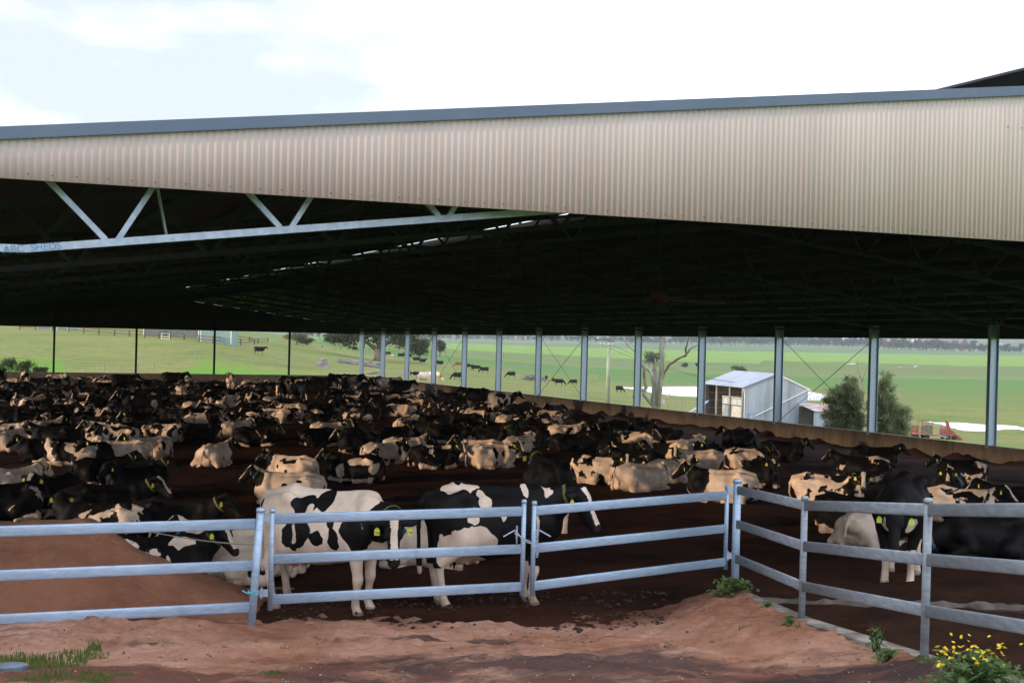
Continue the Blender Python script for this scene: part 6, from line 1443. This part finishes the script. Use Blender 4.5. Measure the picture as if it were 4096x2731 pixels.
for i, (x, y, k, h) in enumerate(OUT):
    p, z, u = G(x, y); o = obj('beef_cow', BM[k], coat, None, p, heading(p, h)); o['coat_seed'] = i * 1.1; o['coat_white'] = -3.2; o['coat_brown'] = 0.0; o.scale = (.97,) * 3; tag(o, None, 'cow', 'black cattle in the field'); items.append((x, o))
number_labels(items, 'black field cow')
for x, y, k, h, w_, br_, lab in ((1568, 1440, 1, 80, .3, 1, 'tan and white cow standing near the spreading tree, seen from behind'), (1148, 1362, 1, 180, -3, 1, 'red brown cow on the far slope near the olive shrub'), (1836, 1468, 0, 180, -3, 1, 'brown cow at the left end of the black grazing row'), (1735, 1529, 0, 0, .3, 1, 'brown and white cow grazing close outside the long wall'), (1690, 1540, 1, 180, .6, 0, 'black and white cow just outside the wall, back only showing')):
    p, z, u = G(x, y); o = obj('field_cow', BMw[min(k, 1)], coat, None, p, heading(p, h)); o['coat_seed'] = x * .37; o['coat_white'] = w_; o['coat_brown'] = float(br_); tag(o, lab, 'cow')
# ---- tree line, houses and town at the edge of the plain
FT = []
for s_ in range(6):
    r2 = random.Random(100 + s_); bl = [((r2.uniform(-.3, .3), r2.uniform(-.2, .2), r2.uniform(.35, .82)), (r2.uniform(.16, .3), .2, r2.uniform(.12, .24)), 10) for _ in range(5)] + [((0, 0, .45), (.36, .3, .36), 16)]
    cm = crown_mesh(200 + s_, bl, .035, 26); mb = MB(); mb.tube([(0, 0, -.08), (.02, 0, .3), (0, 0, .6)], [.035, .028, .012], 6); FT.append((cm, mb.mesh('trunk', True)))
r2 = random.Random(77); items = []
def far_tree(x, y, hpx, wpx, m):
    p, z, u = G(x, y); t = empty('distant_tree', p, r2.uniform(0, 6)); k = r2.randrange(6); t.scale = (wpx * u * .85, wpx * u * .85, hpx * u * 1.3)
    cm = FT[k][0]
    key = (k, m.name)
    if key not in FTC:
        c = cm.copy(); c.materials.clear(); c.materials.append(m); FTC[key] = c
    obj('crown', FTC[key], None, t); tr_ = obj('trunk', FT[k][1], None, t)
    if not FT[k][1].materials: FT[k][1].materials.append(bark)
    tag(t, None, 'tree', 'distant trees along the edge of the plain'); items.append((x, t))
FTC = {}
x = 1180
while x < 2690:
    if not (1280 < x < 1500): far_tree(x, np.interp(x, [1180, 1500, 2000, 2700], [1349, 1355, 1363, 1377]) - r2.uniform(0, 5), r2.uniform(16, 34), r2.uniform(30, 70), lf_far)
    x += r2.uniform(15, 34)
while x < 3480:
    far_tree(x, np.interp(x, [2690, 3480], [1379, 1393]) - r2.uniform(0, 7), r2.uniform(26, 42), r2.uniform(36, 66), lf_far); x += r2.uniform(11, 20)
while x < 3900:
    far_tree(x, np.interp(x, [3480, 3900], [1396, 1408]), r2.uniform(26, 46), r2.uniform(44, 80), r2.choice((lf_olive, lf_olive, lf_far, lf_sunwarm))); x += r2.uniform(14, 24)
while x < 4120:
    far_tree(x, np.interp(x, [3900, 4120], [1406, 1413]), r2.uniform(20, 34), r2.uniform(34, 60), lf_far); x += r2.uniform(14, 26)
for xx, yy in ((1540, 1345), (1700, 1353), (1860, 1356), (2520, 1374), (2580, 1373), (2650, 1374), (3932, 1410)): far_tree(xx, yy, 24, 34, lf_dark)
number_labels(items, 'distant tree seen')
items = []
hw = simple('pale_house_wall', (.42, .40, .37), (.52, .50, .47), 1, .7); hr_ = simple('pale_house_roof', (.55, .55, .56), (.66, .66, .66), 1, .6); hr2 = simple('terracotta_roof', (.30, .14, .09), (.36, .18, .12), 1, .7)
for i, (x, y, wpx, hpx) in enumerate(((2065, 1352, 40, 9), (2088, 1351, 26, 12), (2170, 1356, 30, 8), (2215, 1357, 24, 9), (2400, 1358, 28, 8), (2465, 1356, 34, 9), (2510, 1362, 26, 7), (2575, 1359, 50, 9), (2625, 1360, 40, 8), (3000, 1360, 26, 8), (3130, 1364, 24, 8), (3300, 1366, 30, 8), (3395, 1364, 60, 14), (3440, 1362, 44, 12), (3545, 1366, 34, 10), (3660, 1365, 30, 10), (3700, 1371, 34, 12), (3890, 1376, 30, 8), (3990, 1382, 30, 8))):
    a, b_ = derolled(x, y); z = 2500.0; p = at(x, y, z); p.z = EYE + ter(p.x, p.y); u = z / F_PX; lift = max(0, (at(x, y, z).z - p.z)); p.z += lift * .0
    hgt = hpx * u + lift; t = empty('distant_house', p, r2.uniform(-.5, .5)); w2 = wpx * u
    mb = MB(); mb.box((0, 0, hgt * .3), (w2, w2 * .6, hgt * .66)); mb.build('wall', hw, t)
    mb = MB(); mb.add([(sx * w2 * .54, y_, z_) for sx in (-1, 1) for y_, z_ in ((-w2 * .34, hgt * .62), (w2 * .34, hgt * .62), (0, hgt))], [(0, 2, 1), (3, 4, 5), (0, 3, 5, 2), (1, 2, 5, 4), (0, 1, 4, 3)]); mb.build('roof', hr2 if i in (0, 1) else hr_, t)
    tag(t, None, 'house', 'distant houses along the edge of the plain'); items.append((x, t))
number_labels(items, 'distant house seen')
# ------------------------------------------------------------------ plants and litter in the yard
def blades(n, spread, h, seed, w_=.006, lean=.45):
    r2 = random.Random(seed); mb = MB()
    for _ in range(n):
        a = r2.uniform(0, 6.283); rr = spread * math.sqrt(r2.random()); x0, y0 = rr * math.cos(a), rr * math.sin(a) * .7; hh_ = h * r2.uniform(.45, 1.1); d = r2.uniform(0, 6.283); ln = lean * hh_ * r2.random(); px, py = math.cos(d + 1.57) * w_, math.sin(d + 1.57) * w_
        mx_, my = x0 + math.cos(d) * ln * .4, y0 + math.sin(d) * ln * .4; tx, ty = x0 + math.cos(d) * ln, y0 + math.sin(d) * ln
        hh_ *= r2.uniform(.5, 1.1)
        mb.add([(x0 - px, y0 - py, -.02), (x0 + px, y0 + py, -.02), (mx_ + px * .8, my + py * .8, hh_ * .6), (tx, ty, hh_), (mx_ - px * .8, my - py * .8, hh_ * .6)], [(0, 1, 2, 3, 4)])
    return mb
def yard_pt(x, y):
    a, b = derolled(x, y); z = np.linspace(5, 18, 2600); X = ST * z + CT * a * z / F_PX; Y = CT * z - ST * a * z / F_PX
    d = -(b - HORIZ) * z / F_PX - yard_h(X, Y); i = int(np.where(d <= 0)[0][0]) if (d <= 0).any() else 900
    return Vector((X[i], Y[i], yz(X[i], Y[i])))
grass_y = leaf_mat('grass_blades', (.10, .16, .03), (.15, .21, .05), (.24, .25, .09))
for i, (x, y, n, sp2, h_, lab) in enumerate(((170, 2655, 420, .32, .10, 'left strip of green grass in the red dirt, by the grey stone'), (300, 2628, 320, .26, .09, 'green grass tuft right of the left grass strip'), (60, 2640, 260, .22, .09, 'grass tuft behind the grey stone at the left edge'), (240, 2728, 420, .34, .12, 'grass tuft at the bottom edge of the yard, left corner'), (370, 2600, 40, .06, .22, 'tall thin grass stalk cluster above the left grass strip'), (480, 2706, 60, .08, .07, 'small grass tuft at the bottom, right of the left corner tuft'), (1085, 2702, 120, .09, .09, 'small grass tuft alone at the bottom of the yard'), (1150, 2598, 40, .07, .06, 'tiny grass tuft in the pale dirt below the left gate'), (690, 2590, 50, .10, .06, 'sparse grass sprigs in the dirt below the left fence bay'), (3005, 2516, 140, .12, .08, 'green grass tuft on the red bank left of the kerb'), (3740, 2655, 260, .16, .12, 'lush grass tuft against the kerb, left of the yellow flowers'))):
    p = yard_pt(x, y); tag(blades(int(n * 1.0), sp2 * 1.1, h_ * .55, 300 + i, .004).build('grass_tuft', grass_y, None, False, p), lab, 'grass tuft', 'grass tufts in the yard')
def leafy(seed, n, rx, ry, h, leaf):
    r_ = np.random.default_rng(seed); C = r_.normal(size=(n, 3)) * np.array((rx, ry, 1)) * .5; C[:, 2] = h * r_.random(n) ** .8 * np.clip(1 - (C[:, 0] / rx) ** 2 * .5, .3, 1)
    a = r_.normal(size=(n, 3)) * np.array((1, 1, .45)); a /= np.linalg.norm(a, axis=1)[:, None]; b = np.cross(a, np.array((0, 0, 1.)) + r_.normal(size=(n, 3)) * .35); b /= np.linalg.norm(b, axis=1)[:, None]
    s_ = leaf * (.6 + .8 * r_.random((n, 1))); dn = np.array((0, 0, -.25)) * s_
    V = np.stack([C - a * s_, C - a * s_ * .3 - b * s_ * .45, C + a * s_ * .5 - b * s_ * .35, C + a * s_ + dn, C + a * s_ * .5 + b * s_ * .35, C - a * s_ * .3 + b * s_ * .45], 1).reshape(-1, 3)
    me = bpy.data.meshes.new('leaves'); fast_mesh(me, V, np.arange(6 * n).reshape(-1, 6), False); at_ = me.attributes.new('tone', 'FLOAT', 'FACE'); at_.data.foreach_set('value', r_.random(n).astype(np.float32)); return me
def weed(name, label, x, y, n, rx, ry, h, leaf, seed, stems=8, cat='weed'):
    p = yard_pt(x, y); t = empty(name, p); tag(t, label, cat)
    obj('leaves', leafy(seed, n, rx, ry, h, leaf), lf_weed, t); r2 = random.Random(seed); mb = MB()
    for _ in range(stems): xx, yy = r2.gauss(0, rx * .35), r2.gauss(0, ry * .35); mb.tube([(xx * .3, yy * .3, -.03), (xx * .7, yy * .7, h * .6), (xx, yy, h * r2.uniform(.8, 1.15))], [.006, .004, .002], 5)
    mb.build('stems', lf_weed, t); return t, p
weed('leafy_weed', 'green leafy weed growing at the foot of the corner fence post', 2935, 2372, 190, .26, .12, .17, .045, 401)
weed('leafy_weed', 'small round weed by the kerb near the second right fence post', 3158, 2505, 70, .075, .06, .11, .03, 402, 5)
weed('leafy_weed', 'tall thin weed beside the kerb with a long bare stalk', 3505, 2600, 80, .07, .06, .20, .03, 403, 6)
weed('leafy_weed', 'low spreading weed on the kerb edge, middle of the right fence', 3560, 2640, 120, .15, .08, .08, .03, 404, 6)
weed('leafy_weed', 'dry sprig of weed on the bank just below the corner post weed', 3070, 2430, 40, .07, .05, .08, .025, 405, 5)
t, p = weed('flowering_weed', 'bushy weed covered in yellow flowers at the bottom right corner', 3905, 2750, 560, .36, .24, .24, .038, 406, 26, 'flowering plant')
petal = simple('yellow_petals', (.75, .52, .015), (.82, .62, .03), 30, .5)
mb = MB()
for k in range(9):
    a = k * 2 * math.pi / 9; c_, s_ = math.cos(a), math.sin(a); mb.add([(0, 0, .003), (c_ * .012 - s_ * .004, s_ * .012 + c_ * .004, .004), (c_ * .020, s_ * .020, .0), (c_ * .012 + s_ * .004, s_ * .012 - c_ * .004, .004)], [(0, 1, 2, 3)])
mb.tube([(0, 0, -.004), (0, 0, .006)], .006, 8)
fm = mb.mesh('flower_head'); fm.materials.append(petal); r2 = random.Random(9)
for k in range(64):
    f = bpy.data.objects.new('flower_head', fm); COL.objects.link(f); f.parent = t; f.location = (r2.gauss(-.03, .17), r2.gauss(0, .10), .19 + abs(r2.gauss(0, .085))); f.rotation_euler = (r2.gauss(.35, .5), r2.gauss(0, .5), r2.uniform(0, 6)); s_ = r2.uniform(.7, 1.25); f.scale = (s_,) * 3
p = yard_pt(38, 2672); mb = MB(); K = 14
rg = [[(math.cos(a) * r_ * (1 + .15 * math.sin(3 * a + t)), math.sin(a) * r_ * .6, zq) for a in np.linspace(0, 6.283, K, endpoint=False)] for t, (r_, zq) in enumerate(((.12, -.03), (.125, .015), (.09, .035)))]
mb.add([v for q_ in rg for v in q_], [(t_ * K + k, t_ * K + (k + 1) % K, (t_ + 1) * K + (k + 1) % K, (t_ + 1) * K + k) for t_ in range(2) for k in range(K)] + [tuple(range(2 * K, 3 * K))])
tag(mb.build('stone', simple('blue_grey_stone', (.09, .11, .14), (.14, .165, .20), 9, .8, 0, .3), None, False, p), 'flat blue grey stone in the grass at the left edge', 'stone')
# litter: chips and clods on the dirt, one object each of countless bits
r_ = np.random.default_rng(3)
def scatter(name, n, m, zr, size, flat, lat_rng=(-6.5, 4.6), dark=False):
    z = r_.uniform(*zr, n); l_ = r_.uniform(*lat_rng, n) * z / 13; X = ST * z + CT * l_; Y = CT * z - ST * l_; Z = EYE + yard_h(X, Y) + .075 * fbm(X * 1.3, Y * 1.3, 31, 4) + .035 * fbm(X * 5, Y * 5, 35, 3)
    if zr[1] > 16.5: Z = np.maximum(Z, EYE + floor_h(X, Y) + .05)
    s_ = size * (.4 + r_.random((n, 1)) ** 3 * 1.8); V = []; base = np.array([(1, 0, 0), (-1, 0, 0), (0, 1, 0), (0, -1, 0), (0, 0, flat), (0, 0, -flat)], float)
    ang = r_.uniform(0, 6.28, n); el = r_.uniform(.5, 1.2, (n, 1)); ca, sa = np.cos(ang)[:, None], np.sin(ang)[:, None]
    bx_, by_, bz_ = base[None, :, 0] * s_, base[None, :, 1] * s_ * el, base[None, :, 2] * s_
    V = np.stack([X[:, None] + bx_ * ca - by_ * sa, Y[:, None] + bx_ * sa + by_ * ca, Z[:, None] + bz_ + s_ * flat * .3], -1).reshape(-1, 3)
    tri = np.array([(0, 2, 4), (2, 1, 4), (1, 3, 4), (3, 0, 4), (2, 0, 5), (1, 2, 5), (3, 1, 5), (0, 3, 5)]); Q = (np.arange(n)[:, None, None] * 6 + tri[None]).reshape(-1, 3)
    me = bpy.data.meshes.new(name); fast_mesh(me, V, Q, True); tag(obj(name, me, m), None, None, None, 'stuff')
scatter('wood_chips', 1500, simple('pale_chips', (.40, .27, .19), (.55, .40, .30), 3, .8), (8.5, 15.5), .007, .4)
scatter('soil_crumbs', 2600, simple('soil_crumbs', (.10, .042, .026), (.22, .10, .065), 2, .9), (8.5, 16.3), .011, .6)
scatter('dark_clods', 900, simple('dark_clods', (.022, .011, .008), (.05, .024, .016), 2, .95), (14.9, 17.4), .022, .6, (-2.2, 1.6))

# added shed-shaped blocker, unseen left of the yard, to keep low sun off the gates
t = empty('sun_blocker_shed', (-20, 4.5, EYE - 3.6)); tag(t, 'added grey sun-blocking shed left of the front yard, out of view', 'shed')
mb = MB(); mb.box((0, 0, 2.9), (9, 22, 6.2)); mb.build('wall', cor, t)
mb = MB(); mb.add([(x, y, zq) for y in (-11.3, 11.3) for x, zq in ((-4.8, 6.02), (0, 7.4), (4.8, 6.02), (4.8, 6.1), (0, 7.5), (-4.8, 6.1))], [(0, 1, 2, 3, 4, 5), (11, 10, 9, 8, 7, 6)] + [(i, i + 6, (i + 1) % 6 + 6, (i + 1) % 6) for i in range(6)]); mb.build('roof', roof_blue, t)
mb = MB(); mb.box((4.53, -2, 2.0), (.06, 4.4, 4.0)); mb.build('blocker_door', galv, t)
# ---- air over the plain
hz_m = bpy.data.materials.new('haze'); hz_m.use_nodes = True; tn = hz_m.node_tree; tn.nodes.clear(); ho_ = tn.nodes.new('ShaderNodeOutputMaterial'); pv = tn.nodes.new('ShaderNodeVolumePrincipled')
pv.inputs['Density'].default_value = HAZE; pv.inputs['Color'].default_value = (.80, .88, 1.0, 1); pv.inputs['Anisotropy'].default_value = .2; tn.links.new(pv.outputs[0], ho_.inputs['Volume'])
mb = MB(); mb.box((0, 0, 35), (21000, 21000, 130)); tag(mb.build('haze', hz_m), None, None, None, 'stuff')
